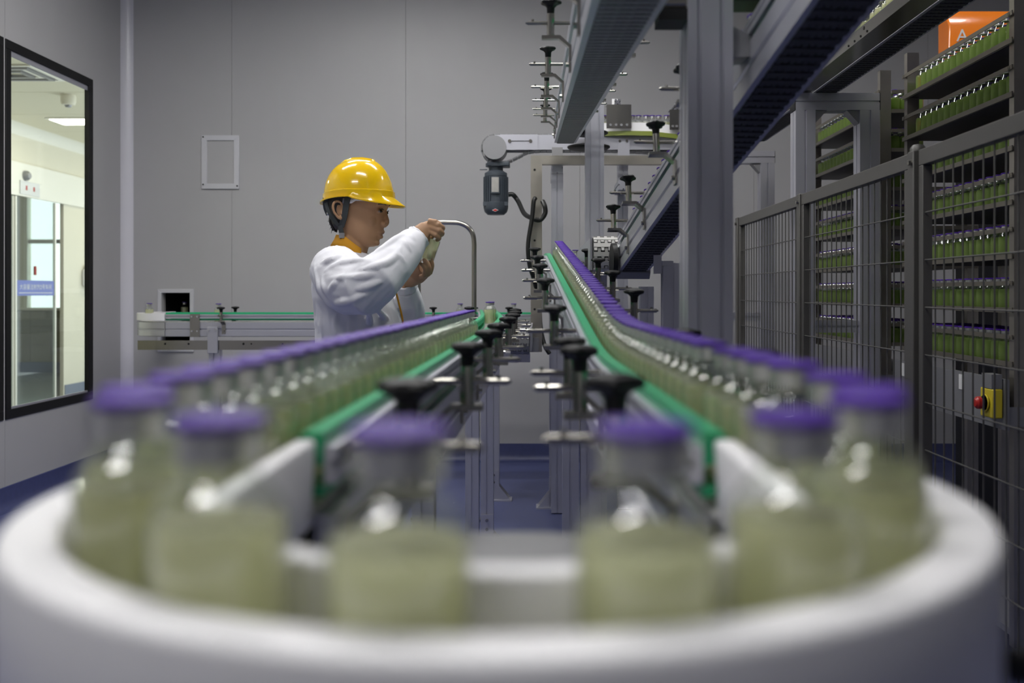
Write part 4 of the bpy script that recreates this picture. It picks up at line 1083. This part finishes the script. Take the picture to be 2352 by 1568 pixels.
def many(name, pos, me_list):
    V, Fc, MI = [], [], []; mats = []
    for me in me_list:
        off = len(mats); mats += list(me.materials)
        v = np.array([q.co[:] for q in me.vertices]); fs = [(tuple(p.vertices), p.material_index + off) for p in me.polygons]
        for p in pos:
            b = len(V); V.extend((v + np.array(p)).tolist())
            for f, m in fs: Fc.append(tuple(i + b for i in f)); MI.append(m)
    me = bpy.data.meshes.new(name); me.from_pydata(V, [], Fc)
    for m in mats: me.materials.append(m)
    me.polygons.foreach_set('material_index', MI); me.shade_smooth()
    o = bpy.data.objects.new(name, me); COL.objects.link(o); return o
mass = many('rack_bottles', rest, [RB, RC])
tag(mass, 'massed green-tinged bottles filling the trays of both racks', 'bottles', kind='stuff')

# emergency stop and labels on the rack base
t = thing('emergency_stop', 'red mushroom stop button on a yellow box under the nearer rack', 'switch', (1.40, 2.9, 0.80))
ez = 0.809; ey = 2.905
MB().mm(1.385, 1.4175, ey - 0.04, ey + 0.04, ez - 0.045, ez + 0.045).build('box', M['yellowp'], t, bevel=0.004)
MB().lathe([(0.026, 0.0), (0.027, 0.003), (0.024, 0.005), (0.024, 0.0)], 24, (1.378, ey, ez), 'x').build('collar', M['yellowp'], t)
MB().cyl((1.385, ey, ez), (1.366, ey, ez), 0.011, n=14).build('stem', M['black'], t)
MB().lathe([(0.0, -0.018), (0.012, -0.0165), (0.019, -0.010), (0.020, 0.0)], 20, (1.366, ey, ez), 'x').build('mushroom_head', M['red'], t)
MB().mm(1.385, 1.4175, ey - 0.035, ey + 0.03, ez + 0.046, ez + 0.09).build('back_bracket', M['sheet'], t)
for k, (yy, zz, lb) in enumerate(((3.66, 0.85, 'small white sticker at the far end of the rack base panel'), (3.15, 0.85, 'small white sticker beside the red stop button'))):
    o = MB().mm(RXF - 0.0325, RXF - 0.0305, yy - 0.018, yy + 0.018, zz - 0.025, zz + 0.025).build('sticker', M['paper']); tag(o, lb, 'sticker')

# orange cabinet behind the racks
OX0, OX1, OY = (2180 - PX) * 4.55 / FPX, (2180 - PX) * 4.55 / FPX + 0.40, 4.55
t = thing('orange_cabinet', 'glossy orange machine cabinet with a white letter behind the racks', 'cabinet', (OX0, OY, 0))
zt = EYE + (PY - 18) * OY / FPX
MB().prism([(OY, zt - 0.62), (OY, zt - 0.085), (OY + 0.05, zt), (OY + 0.13, zt), (OY + 0.13, zt - 0.62)], lambda a, b, d: Vector((d, a, b)), OX0, OX1).build('housing', M['orange'], t, bevel=0.008)
MB().mm(OX0 + 0.08, OX1 - 0.08, OY + 0.02, OY + 0.11, 0, zt - 0.62).build('pedestal', M['chainb'], t)
c = bpy.data.curves.new('cabinet_letter', 'FONT'); c.body = 'A'; c.size = 0.085; c.extrude = 0.0005; c.materials.append(M['paper'])
o = bpy.data.objects.new('lettering', c); COL.objects.link(o); o.parent = t
o.location = Vector((OX0 + 0.035, OY - 0.002, zt - 0.163)) - Vector(t.location); o.rotation_euler = (math.pi / 2, 0, 0)
bpy.context.view_layer.update(); text_to_mesh(o)
# ------------------------------------------------------------------ the worker
WY = 3.0
S = WY / FPX
def Q(x, y, dy=0.0): return P(x, y, WY) + Vector((0, dy, 0))
base = P(828, 672, WY); base.z = 0
wk = thing('person', 'worker in white coat and yellow hard hat holding a bottle up to the light', 'person', base)
def ell(cx, cy, cz, a, b, n=32, e=2.0):
    out = []
    for k in range(n):
        t = 2 * math.pi * k / n; c, s = math.cos(t), math.sin(t)
        out.append(Vector((cx + a * math.copysign(abs(c) ** (2 / e), c), cy + b * math.copysign(abs(s) ** (2 / e), s), cz)))
    return out
def row(xb, xf, y, hw, cy=0.0, e=2.2, n=32):
    a, b = Q(xb, y), Q(xf, y)
    return ell((a.x + b.x) / 2, WY + cy, a.z, (b.x - a.x) / 2, hw, n, e)
def remesh(src, voxel, smooth=6, factor=0.5, disp=None):
    """fuse overlapping pieces into one continuous surface"""
    o = bpy.data.objects.new('tmp', src); COL.objects.link(o)
    r = o.modifiers.new('r', 'REMESH'); r.mode = 'VOXEL'; r.voxel_size = voxel; r.use_smooth_shade = True
    s = o.modifiers.new('s', 'SMOOTH'); s.iterations = smooth; s.factor = factor
    if disp:
        for tex_scale, strength in disp:
            tx = bpy.data.textures.new('folds', 'CLOUDS'); tx.noise_scale = tex_scale; tx.noise_depth = 1; tx.noise_type = 'HARD_NOISE'; tx.noise_basis = 'ORIGINAL_PERLIN'
            d = o.modifiers.new('d', 'DISPLACE'); d.texture = tx; d.strength = strength; d.mid_level = 0.5; d.texture_coords = 'LOCAL'
    dg = bpy.context.evaluated_depsgraph_get(); dg.update()
    me = bpy.data.meshes.new_from_object(o.evaluated_get(dg))
    bpy.data.objects.remove(o); me.shade_smooth()
    return me
def ball(mb, c, r, sx=1, sy=1, sz=1, n=16, R=None):
    rings = []
    for i in range(1, n // 2):
        ph = math.pi * i / (n // 2)
        ring = []
        for k in range(n):
            t = 2 * math.pi * k / n
            v = Vector((r * sx * math.sin(ph) * math.cos(t), r * sy * math.sin(ph) * math.sin(t), -r * sz * math.cos(ph)))
            if R is not None: v = R @ v
            ring.append(Vector(c) + v)
        rings.append(ring)
    mb.loft(rings); return mb
def place(name, me, mats, parent):
    for m in (mats if isinstance(mats, (list, tuple)) else [mats]): me.materials.append(m)
    me.transform(Matrix.Translation(-root_loc(parent)))
    me.name = name
    o = bpy.data.objects.new(name, me); COL.objects.link(o); o.parent = parent; return o
HYAW = Matrix.Translation(Q(812, 500)) @ Matrix.Rotation(math.radians(-7), 4, 'Z') @ Matrix.Translation(-Q(812, 500))
def turn_head(mb):
    mb.v = [tuple(HYAW @ Vector(p)) for p in mb.v]; return mb

# --- body: head, neck, trunk, arms and hands fused into one surface
h = MB()
head = [(798, 846, 398, 0.040), (772, 872, 410, 0.062), (762, 884, 425, 0.072), (758, 891, 440, 0.077), (757, 894.5, 455, 0.078), (758, 895.5, 466, 0.077), (760, 894, 474, 0.076), (763, 889.5, 482, 0.074),
        (766, 887.5, 490, 0.072), (769, 887, 498, 0.070), (773, 885.5, 507, 0.068), (777, 884.0, 515, 0.0655), (781, 883.0, 522, 0.063), (785, 882.5, 530, 0.060), (789, 879.5, 538, 0.056), (793, 877.0, 545, 0.052), (799, 872.5, 552, 0.047), (806, 871.5, 558, 0.041), (815, 868.5, 563, 0.034), (826, 861, 566.5, 0.024)]
rings = []
for xb, xf, y, hw in head:
    ring = row(xb, xf, y, hw, e=2.15, n=48)
    cx = sum(p.x for p in ring) / len(ring); a = (Q(xf, y).x - Q(xb, y).x) / 2
    taper = 0.0 if y < 470 else min(1.0, (y - 470) / 70)
    out = []
    for p in ring:
        f = (p.x - cx) / a                      # -1 back .. 1 front
        k = 1.0
        if f > 0: k = 1 - (0.16 + 0.22 * taper) * f ** 2
        out.append(Vector((p.x, WY + (p.y - WY) * k, p.z)))
    rings.append(out)
h.loft(rings)
# brow ridge, nose, lips, chin, cheek
def at(x, y, dy=0.0): return Q(x, y, dy)
nose = [(890, 483, 0.007), (891.5, 491, 0.0075), (894, 499, 0.0085), (896.5, 506, 0.0105), (896.5, 512, 0.0125), (890, 517, 0.0125)]
h.tube([at(x - r / S, y) for x, y, r in nose], [r for _, _, r in nose], 12)
ball(h, at(890.6, 511), 0.0085, 1, 1, 0.9)
for s in (-1, 1): ball(h, at(885.5, 514.5, s * 0.0125), 0.0072, 1.15, 0.8, 0.85)
for s in (-1, 1): h.tube([at(886, 470, s * 0.012), at(884.5, 468.5, s * 0.030), at(876, 471, s * 0.048)], [0.009, 0.010, 0.008], 10)
h.tube([at(874, 535.5, -0.022), at(879.5, 532.5, -0.010), at(880.8, 532, 0), at(879.5, 532.5, 0.010), at(874, 535.5, 0.022)], [0.004, 0.0062, 0.0062, 0.0062, 0.004], 10)
h.tube([at(872, 540.5, -0.020), at(875.8, 544, -0.010), at(876.8, 544.5, 0), at(875.8, 544, 0.010), at(872, 540.5, 0.020)], [0.0035, 0.0062, 0.0068, 0.0062, 0.0035], 10)
ball(h, at(866, 558), 0.0115, 0.9, 1.5, 0.9)
for s in (-1, 1): ball(h, at(856, 508, s * 0.034), 0.026, 1.0, 0.8, 1.0)
for s in (-1, 1): ball(h, at(878, 486.5, s * 0.031), 0.0095, 1.0, 1.2, 0.75)        # upper eyelids
# ears: rim, lobe, hollow body
for s in (-1, 1):
    er = [(803, 497), (806, 482), (803, 472), (796, 468), (789, 471), (786.5, 480), (788.5, 491), (794, 500), (799, 506), (803, 503)]
    h.tube(smooth_path([at(x, y, s * (0.080 + 0.012 * (804 - x) / 16)) for x, y in er], 3), 0.0044, 8)
    ball(h, at(797, 486, s * 0.0745), 0.014, 0.75, 0.45, 1.4)
    ball(h, at(800, 504, s * 0.077), 0.007, 1, 0.9, 1.1)
turn_head(h)
h.tube([at(817, 535), at(812, 558), at(804, 580), at(800, 610)], [0.050, 0.050, 0.053, 0.062], 20)
# trunk and legs under the clothes
h.loft([row(760, 850, 600, 0.10), row(745, 872, 640, 0.13), row(748, 880, 720, 0.12), row(745, 890, 800, 0.13), row(750, 885, 900, 0.14)])
for s in (-1, 1):
    h.tube([at(815, 880, s * 0.085), at(822, 1130, s * 0.085), at(812, 1400, s * 0.085), at(815, 1462, s * 0.085)], [0.085, 0.06, 0.04, 0.045], 14)
# right arm (towards the camera) raised, left arm behind
SR, ER, WR_ = P(778, 622, 2.85), P(832, 668, 2.70), P(957, 549, 2.865)
h.tube([SR, SR.lerp(ER, 0.6), ER, ER.lerp(WR_, 0.5), WR_], [0.05, 0.045, 0.04, 0.034, 0.025], 14)
SL, EL, WL_ = P(820, 625, 3.16), P(940, 752, 3.14), P(930, 649, 3.03)
h.tube([SL, SL.lerp(EL, 0.6), EL, EL.lerp(WL_, 0.5), WL_], [0.05, 0.042, 0.038, 0.032, 0.025], 14)
HB = 2.90                                         # depth of the held bottle
def T(x, y, d=0.0): return P(x, y, HB + d)
# right hand: palm from the wrist to the knuckles, fingers closing over the cap
h.tube([P(955, 550, 2.865), P(968, 534, 2.866), P(981, 522, 2.872)], [0.0245, 0.0285, 0.0235], 16, flat=0.62, up=(0, 1, 0))
ball(h, P(972, 548, 2.875), 0.021, 1.05, 0.8, 0.95); ball(h, P(984, 521, 2.875), 0.019, 1.2, 0.9, 1.0)
fing = [([(984, 507, -0.036), (999, 510, -0.040), (1009, 514, -0.026), (1010, 519, -0.010)], 0.0088),
        ([(988, 512, -0.034), (1006, 517, -0.042), (1017, 523, -0.028), (1014, 529, -0.010)], 0.0092),
        ([(989, 521, -0.036), (1008, 529, -0.044), (1016, 536, -0.030), (1010, 541, -0.012)], 0.0090),
        ([(987, 531, -0.034), (1001, 540, -0.042), (1009, 547, -0.032), (1004, 551, -0.016)], 0.0080)]
for pts_, r in fing:
    h.tube(smooth_path([T(*p) for p in pts_], 4), [r * (1.05 - 0.25 * i / 12) for i in range(13)], 10)
    ball(h, T(*pts_[1]), r * 1.12); ball(h, T(*pts_[-1]), r * 0.82)
h.tube(smooth_path([T(968, 545, 0.0), T(981, 548, 0.024), T(993, 541, 0.028), T(1000, 533, 0.022)], 4), [0.0115 - 0.003 * i / 12 for i in range(13)], 10)
ball(h, T(1000, 533, 0.022), 0.0086)
# left hand: palm up under the base, fingers along the far side, thumb in front
h.tube([P(930, 649, 3.03), P(943, 641, 3.0), P(958, 631, 2.965), P(975, 621, 2.94)], [0.0245, 0.0275, 0.031, 0.024], 16, flat=0.72, up=(0, 1, 0.4))
ball(h, P(955, 627, 2.965), 0.026, 1.1, 0.9, 0.85)
fing = [([(972, 625, 0.045), (984, 621, 0.030), (990, 607, 0.018), (992, 592, 0.012), (996, 578, 0.010)], 0.0080),
        ([(975, 629, 0.030), (987, 625, 0.012), (992, 610, 0.000), (990, 598, -0.008), (985, 588, -0.014)], 0.0084),
        ([(973, 633, 0.014), (983, 629, -0.006), (986, 615, -0.022), (981, 603, -0.028), (974, 597, -0.029)], 0.0080),
        ([(966, 635, 0.004), (974, 632, -0.012), (977, 620, -0.026), (972, 611, -0.030), (966, 606, -0.028)], 0.0072)]
for pts_, r in fing:
    h.tube(smooth_path([T(*p) for p in pts_], 3), [r * (1.1 - 0.3 * i / 12) for i in range(13)], 10)
    ball(h, T(*pts_[1]), r * 1.15); ball(h, T(*pts_[-1]), r * 0.8)
h.tube(smooth_path([T(950, 632, 0.07), T(951, 615, 0.055), T(955, 604, 0.044), T(963, 597, 0.034)], 4), [0.0115 - 0.003 * i / 12 for i in range(13)], 10)
ball(h, T(963, 597, 0.034), 0.0085)
body = place('body', remesh(h.mesh('body', []), 0.0026, 3, 0.5), M['skin'], wk)

# --- eyes, brows, lips
for s in (-1, 1):
    e = MB(); ball(e, at(880.2, 487.5, s * 0.0315), 0.0100, 0.92, 1.0, 0.50); turn_head(e).build('eye', M['eyew'], wk)
    e = MB(); ball(e, at(883.6, 487.6, s * 0.0325), 0.0074, 0.75, 1.1, 0.66); turn_head(e).build('iris', M['eye'], wk)
    e = MB().tube([at(888.2, 484.3, s * 0.024), at(887.6, 483.2, s * 0.033), at(881.5, 484.5, s * 0.0445)], [0.0013, 0.002, 0.0012], 6); turn_head(e).build('eyelashes', M['hair'], wk)
    e = MB().tube([at(892.2, 472.5, s * 0.016), at(890.2, 470, s * 0.032), at(881, 472.5, s * 0.050)], [0.002, 0.0030, 0.0016], 6); turn_head(e).build('eyebrow', M['hair'], wk)
e = MB(); e.tube([at(875.0, 536.0, -0.0175), at(879.6, 534.2, -0.010), at(881.0, 533.6, 0), at(879.6, 534.2, 0.010), at(875.0, 536.0, 0.0175)], [0.0018, 0.0044, 0.0046, 0.0044, 0.0018], 10)
turn_head(e).build('upper_lip', M['lips'], wk)
e = MB(); e.tube([at(873.5, 540.5, -0.0165), at(876.0, 542.4, -0.010), at(877.0, 542.8, 0), at(876.0, 542.4, 0.010), at(873.5, 540.5, 0.0165)], [0.0016, 0.0046, 0.0050, 0.0046, 0.0016], 10)
turn_head(e).build('lower_lip', M['lips'], wk)

# --- hair: shell behind the ears plus the short tail at the nape
hm = MB(); rings = []
for (xb, xf, y, hw) in [(798, 846, 396, 0.045), (764, 880, 412, 0.070), (756, 890, 432, 0.081), (753.5, 892, 452, 0.083), (755, 890, 468, 0.078), (758, 884, 482, 0.073), (763, 872, 498, 0.070), (769, 850, 512, 0.066), (776, 828, 524, 0.05)]:
    a, b = Q(xb, y), Q(xf, y); cx, rx = (a.x + b.x) / 2, (b.x - a.x) / 2
    lim = math.radians(74 if y < 450 else 104)
    rings.append([Vector((cx + rx * math.cos(t), WY + hw * math.sin(t), a.z)) for t in np.linspace(lim, 2 * math.pi - lim, 40)])
hm.loft(rings, caps=False, closed=False); turn_head(hm)
ho = hm.build('hair', M['hair'], wk)
sd = ho.modifiers.new('thick', 'SOLIDIFY'); sd.thickness = 0.008; sd.offset = 1
tl = MB()
for k in range(9):
    d = (k - 4) * 0.006
    tl.tube(smooth_path([at(766, 500, d), at(765 - k % 3, 512, d * 1.2), at(770 - 2 * (k % 3), 526 + 2 * (k % 4), d * 0.8)], 4), [0.0085 * (1 - 0.8 * i / 8) + 0.0006 for i in range(9)], 7)
for k in range(4):
    tl.tube(smooth_path([at(765, 502 + 3 * k, 0.006 * (k - 2)), at(760, 507 + 5 * k, 0.006 * (k - 2)), at(754 + k, 508 + 9 * k, 0.008 * (k - 2))], 4), [0.0016 * (1 - i / 9) + 0.0003 for i in range(9)], 5)
turn_head(tl).build('hair_tail', M['hair'], wk)

# --- hard hat with its brim, ridge, headband and chin strap
hat = empty('hard_hat', parent=wk)
hh = MB(); N = 64
dome = [(741.5, 908.5, 458, 0.1035, 1), (742.5, 907.5, 446, 0.1035, 0.7), (742.5, 907.5, 444, 0.1035, 0.7), (744.5, 905, 442.5, 0.1005, 0.6), (746.0, 903.5, 436, 0.0995, 0.2), (749, 900.5, 422, 0.0965, 0), (755, 895, 407, 0.0895, 0), (763, 888, 394, 0.0800, 0), (774, 879.5, 383, 0.0675, 0), (788, 869, 374, 0.0505, 0), (804, 856, 368.6, 0.0310, 0), (820, 842, 366.6, 0.0120, 0)]
def rim_y(t):
    c = math.cos(t)                                  # 1 = front
    return 455.5 + 10.5 * max(0, -c) ** 2.2
rings = []
for xb, xf, y, hw, wrim in dome:
    a, b = Q(xb, y), Q(xf, y); cx, rx = (a.x + b.x) / 2, (b.x - a.x) / 2
    ring = []
    for k in range(N):
        t = 2 * math.pi * k / N
        z = a.z
        if wrim: z = EYE + (PY - (y + wrim * (rim_y(t) - 458))) * S
        ring.append(Vector((cx + rx * math.cos(t), WY + hw * math.sin(t), z)))
    rings.append(ring)
a, b = Q(741.5, 458), Q(908.5, 458); cx, rx = (a.x + b.x) / 2, (b.x - a.x) / 2
def brim_ring(ext, dz):
    ring = []
    for k in range(N):
        t = 2 * math.pi * k / N; c = math.cos(t)
        e = 0.004 + 0.029 * max(0, c) ** 2.2 + 0.004 * max(0, -c)
        e *= ext
        ring.append(Vector((cx + (rx + e) * math.cos(t), WY + (0.1035 + min(e, 0.016)) * math.sin(t), EYE + (PY - rim_y(t)) * S - dz - 0.0255 * max(0, c) ** 0.7 * min(1.0, ext))))
    return ring
inner = [[Vector((cx + (p.x - cx) * 0.965, WY + (p.y - WY) * 0.965, p.z - 0.002)) for p in r] for r in rings]
hh.loft(inner[::-1] + [brim_ring(0.15, 0.004), brim_ring(1.0, 0.005), brim_ring(1.06, 0.0025), brim_ring(1.0, 0.0)] + rings)
turn_head(hh).build('shell', M['hat'], hat, origin=root_loc(wk), angle=38)
rd = MB(); rr = []
for x, y, wd, ht in ((768, 392, 0.004, 0.001), (780, 381, 0.016, 0.004), (795, 372.2, 0.021, 0.006), (815, 367.3, 0.023, 0.007), (838, 367, 0.023, 0.0065), (856, 370.5, 0.021, 0.0075), (862, 373.5, 0.019, 0.0075), (868, 382, 0.016, 0.003), (876, 392, 0.012, 0.000)):
    p = Q(x, y)
    rr.append([Vector((p.x, WY + wd * s, p.z + v)) for s, v in ((-1.35, -0.016), (-1, -0.002), (-0.8, ht * 0.8), (0, ht), (0.8, ht * 0.8), (1, -0.002), (1.35, -0.016))])
rd.loft(rr); turn_head(rd).build('ridge', M['hat'], hat, origin=root_loc(wk), angle=50)
bd = MB(); r0 = []
for y, ex in ((458, 0.0055), (470, 0.0050)):
    a, b = Q(759, y), Q(894, y); cx2, rx2 = (a.x + b.x) / 2, (b.x - a.x) / 2
    r0.append([Vector((cx2 + (rx2 + ex) * math.cos(t), WY + (0.079 + ex) * math.sin(t), a.z + (0.004 if math.cos(t) > 0 else -0.004))) for t in np.linspace(0, 2 * math.pi, 49)[:-1]])
bd.loft(r0, caps=False)
o = turn_head(bd).build('headband', M['coat'], hat, origin=root_loc(wk)); o.modifiers.new('thick', 'SOLIDIFY').thickness = 0.002
def ribbon(pts_, wd, name='chin_strap', mat='strap', th=0.0016):
    m = MB(); ps = smooth_path(pts_, 5); rs_ = []
    for i, p in enumerate(ps):
        t = (ps[min(i + 1, len(ps) - 1)] - ps[max(i - 1, 0)]).normalized(); nrm = Vector((0.05, -1, 0)); u = t.cross(nrm).normalized(); nn = u.cross(t)
        rs_.append([p + u * wd + nn * th, p - u * wd + nn * th, p - u * wd - nn * th, p + u * wd - nn * th])
    m.loft(rs_); return turn_head(m).build(name, M[mat], hat, origin=root_loc(wk))
o_ = -0.0865
ribbon([at(820, 456, o_), at(816, 474, o_ - 0.001), at(812, 492, o_ + 0.004), at(806, 510, o_ + 0.012), at(799, 523, o_ + 0.020)], 0.0092)
ribbon([at(764, 470, o_ + 0.018), at(772, 490, o_ + 0.012), at(783, 508, o_ + 0.014), at(795, 523, o_ + 0.020)], 0.0052)
ribbon([at(797, 520, o_ + 0.017), at(798, 536, o_ + 0.026), at(801, 551, o_ + 0.032)], 0.0075)
ribbon([at(801, 551, o_ + 0.032), at(808, 564, o_ + 0.045), at(822, 571, o_ + 0.065), at(834, 570, 0.0)], 0.0045)
MB().box(HYAW @ at(799, 543, o_ + 0.026), (0.017, 0.004, 0.016)).build('buckle', M['sheet'], hat, origin=root_loc(wk))
ribbon([at(761, 458, -0.055), at(759, 478, -0.045), at(762, 494, -0.030)], 0.010, 'rear_adjuster', 'strap')
k_ = MB(); ball(k_, at(763, 491, -0.038), 0.0075, 1, 1, 1.1); turn_head(k_).build('adjuster_knob', M['crimp'], hat, origin=root_loc(wk))

# --- clothes
ct = MB()
ct.loft([row(760, 836, 580, 0.075), row(746, 858, 591, 0.115, e=2.3), row(731, 880, 610, 0.165, e=2.3), row(725, 892, 640, 0.180, e=2.4), row(726, 898, 680, 0.178, e=2.4), row(728, 912, 720, 0.178), row(732, 926, 760, 0.185), row(731, 940, 800, 0.19), row(728, 946, 900, 0.20), row(722, 952, 1000, 0.21), row(718, 956, 1105, 0.215)])
sl = [(P(768, 617, 2.86), 0.076), (P(784, 640, 2.80), 0.083), (P(808, 659, 2.745), 0.082), (P(838, 662, 2.70), 0.078), (P(868, 640, 2.70), 0.071), (P(898, 612, 2.745), 0.063), (P(926, 580, 2.80), 0.054), (P(945, 558, 2.845), 0.045), (P(954, 550, 2.862), 0.0375)]
ct.tube([p for p, r in sl], [r for p, r in sl], 24)
sl = [(P(815, 630, 3.14), 0.085), (P(870, 690, 3.15), 0.075), (P(918, 742, 3.15), 0.062), (P(938, 748, 3.14), 0.056), (P(942, 712, 3.11), 0.047), (P(938, 684, 3.07), 0.041), (P(934, 664, 3.045), 0.034)]
ct.tube([p for p, r in sl], [r for p, r in sl], 24)
from mathutils.bvhtree import BVHTree
bvh = BVHTree.FromPolygons([Vector(p) for p in ct.v], ct.f)
def fold(pts_, r, sink=0.35):
    out = []
    for x, y in pts_:
        d = (P(x, y, 3.0) - Vector((0, 0, EYE))).normalized()
        hit = bvh.ray_cast(Vector((0, 0, EYE)), d)[0]
        if hit is not None: out.append(hit + d * r * sink)
    if len(out) > 1:
        sp = smooth_path(out, 4); n = len(sp)
        ct.tube(sp, [r * (0.25 + 0.75 * math.sin(math.pi * min(1, max(0, (i + 0.5) / n)))) for i in range(n)], 8)
for pts_, r in (([(752, 641), (790, 638), (822, 636), (858, 630), (893, 619)], 0.010), ([(738, 606), (775, 594), (818, 585)], 0.012), ([(748, 624), (790, 606), (842, 598)], 0.012),
                ([(856, 586), (885, 568), (912, 548), (930, 535)], 0.011), ([(826, 622), (868, 612), (902, 594), (924, 560)], 0.012), ([(757, 672), (768, 655), (778, 648)], 0.010),
                ([(770, 695), (803, 690), (846, 672)], 0.013), ([(790, 668), (830, 662), (870, 648), (905, 626)], 0.009), ([(725, 604), (734, 650), (752, 690), (766, 706)], 0.012),
                ([(742, 640), (748, 665), (760, 690)], 0.009), ([(800, 722), (806, 750), (804, 780)], 0.011), ([(846, 710), (850, 740), (852, 770)], 0.010), ([(866, 712), (884, 730), (896, 760)], 0.010),
                ([(938, 530), (946, 545), (952, 556)], 0.007), ([(926, 548), (934, 566), (944, 580)], 0.008), ([(906, 572), (918, 592), (930, 606)], 0.008), ([(948, 690), (952, 715), (950, 735)], 0.009), ([(960, 680), (964, 712)], 0.008),
                ([(730, 700), (740, 735), (744, 775)], 0.010), ([(775, 715), (772, 745), (776, 780)], 0.010)):
    fold(pts_, r)
coat = place('coat', remesh(ct.mesh('coat', []), 0.0045, 3, 0.5, disp=[(0.09, -0.008)]), M['coat'], wk)
# gathered cuffs
def cuff(p, d, r, name='cuff'):
    d = d.normalized(); u = d.cross(Vector((0, 1, 0.3))).normalized(); v = u.cross(d); m = MB(); rs_ = []
    for s, k in ((-0.012, 1.02), (-0.004, 1.08), (0.003, 0.98), (0.009, 1.06), (0.015, 1.0), (0.015, 0.9), (-0.012, 0.9)):
        rs_.append([p + d * s + (u * math.cos(t) + v * math.sin(t)) * r * k * (1 + 0.045 * math.sin(11 * t)) for t in [2 * math.pi * i / 44 for i in range(44)]])
    m.loft(rs_, caps=False); m.build(name, M['coat'], wk, angle=80)
cuff(P(957, 548, 2.864), P(968, 536, 2.866) - P(945, 558, 2.85), 0.037)
cuff(P(932, 657, 3.04), P(931, 648, 3.03) - P(937, 678, 3.06), 0.0345)
# orange collar, front placket edge and the seam ridge across the raised sleeve
cl = MB()
rs_ = []
for y, k, dz in ((545, 0.0, 0.0), (556, 0.35, 0.0), (570, 1.0, 0.0)):
    ring = []
    for i in range(40):
        t = math.radians(52) + math.radians(256) * i / 39
        c = math.cos(t)
        a = Q(812, y); rx_, ry_ = 0.055 + 0.012 * k, 0.058 + 0.012 * k
        ring.append(Vector((a.x + rx_ * c - 0.006 * k, WY + ry_ * math.sin(t), a.z + 0.008 * (-c) - 0.034 * max(0, c + 0.35))))
    rs_.append(ring)
cl.loft(rs_, caps=False, closed=False)
o = cl.build('collar', M['collar'], wk); o.modifiers.new('thick', 'SOLIDIFY').thickness = 0.004
ol = []
pk = [P(902, 648, 2.885), P(910, 672, 2.885), P(917, 700, 2.885), P(924, 730, 2.89), P(928, 765, 2.90)]
m = MB(); m.tube(smooth_path(pk, 4), 0.006, 8, flat=0.5); m.build('front_placket', M['collar'], wk)
# trousers and shoes
for s in (-1, 1):
    m = MB().tube([at(820, 1030, s * 0.085), at(824, 1200, s * 0.085), at(820, 1440, s * 0.085)], [0.095, 0.075, 0.062], 18); m.build('trouser_leg', M['trouser'], wk)
    c = at(828, 1475, s * 0.085)
    sh = MB(); sh.loft([ell(c.x + 0.02, c.y, 0.0, 0.13, 0.045, 24), ell(c.x + 0.02, c.y, 0.03, 0.128, 0.046, 24), ell(c.x + 0.005, c.y, 0.06, 0.10, 0.042, 24), ell(c.x - 0.03, c.y, 0.09, 0.05, 0.036, 24)]); sh.build('shoe', M['paper'], wk)

# the bottle she inspects
b0, b1 = P(978, 597, HB), P(1004, 524, HB)
zx = (b1 - b0).normalized(); xx = zx.cross(Vector((0, 1, 0))).normalized(); yy = zx.cross(xx)
bottle('bottle of pale green liquid held up in both hands by the worker', 'held bottle', mtx=Matrix(((xx.x, yy.x, zx.x, b0.x), (xx.y, yy.y, zx.y, b0.y), (xx.z, yy.z, zx.z, b0.z), (0, 0, 0, 1))))
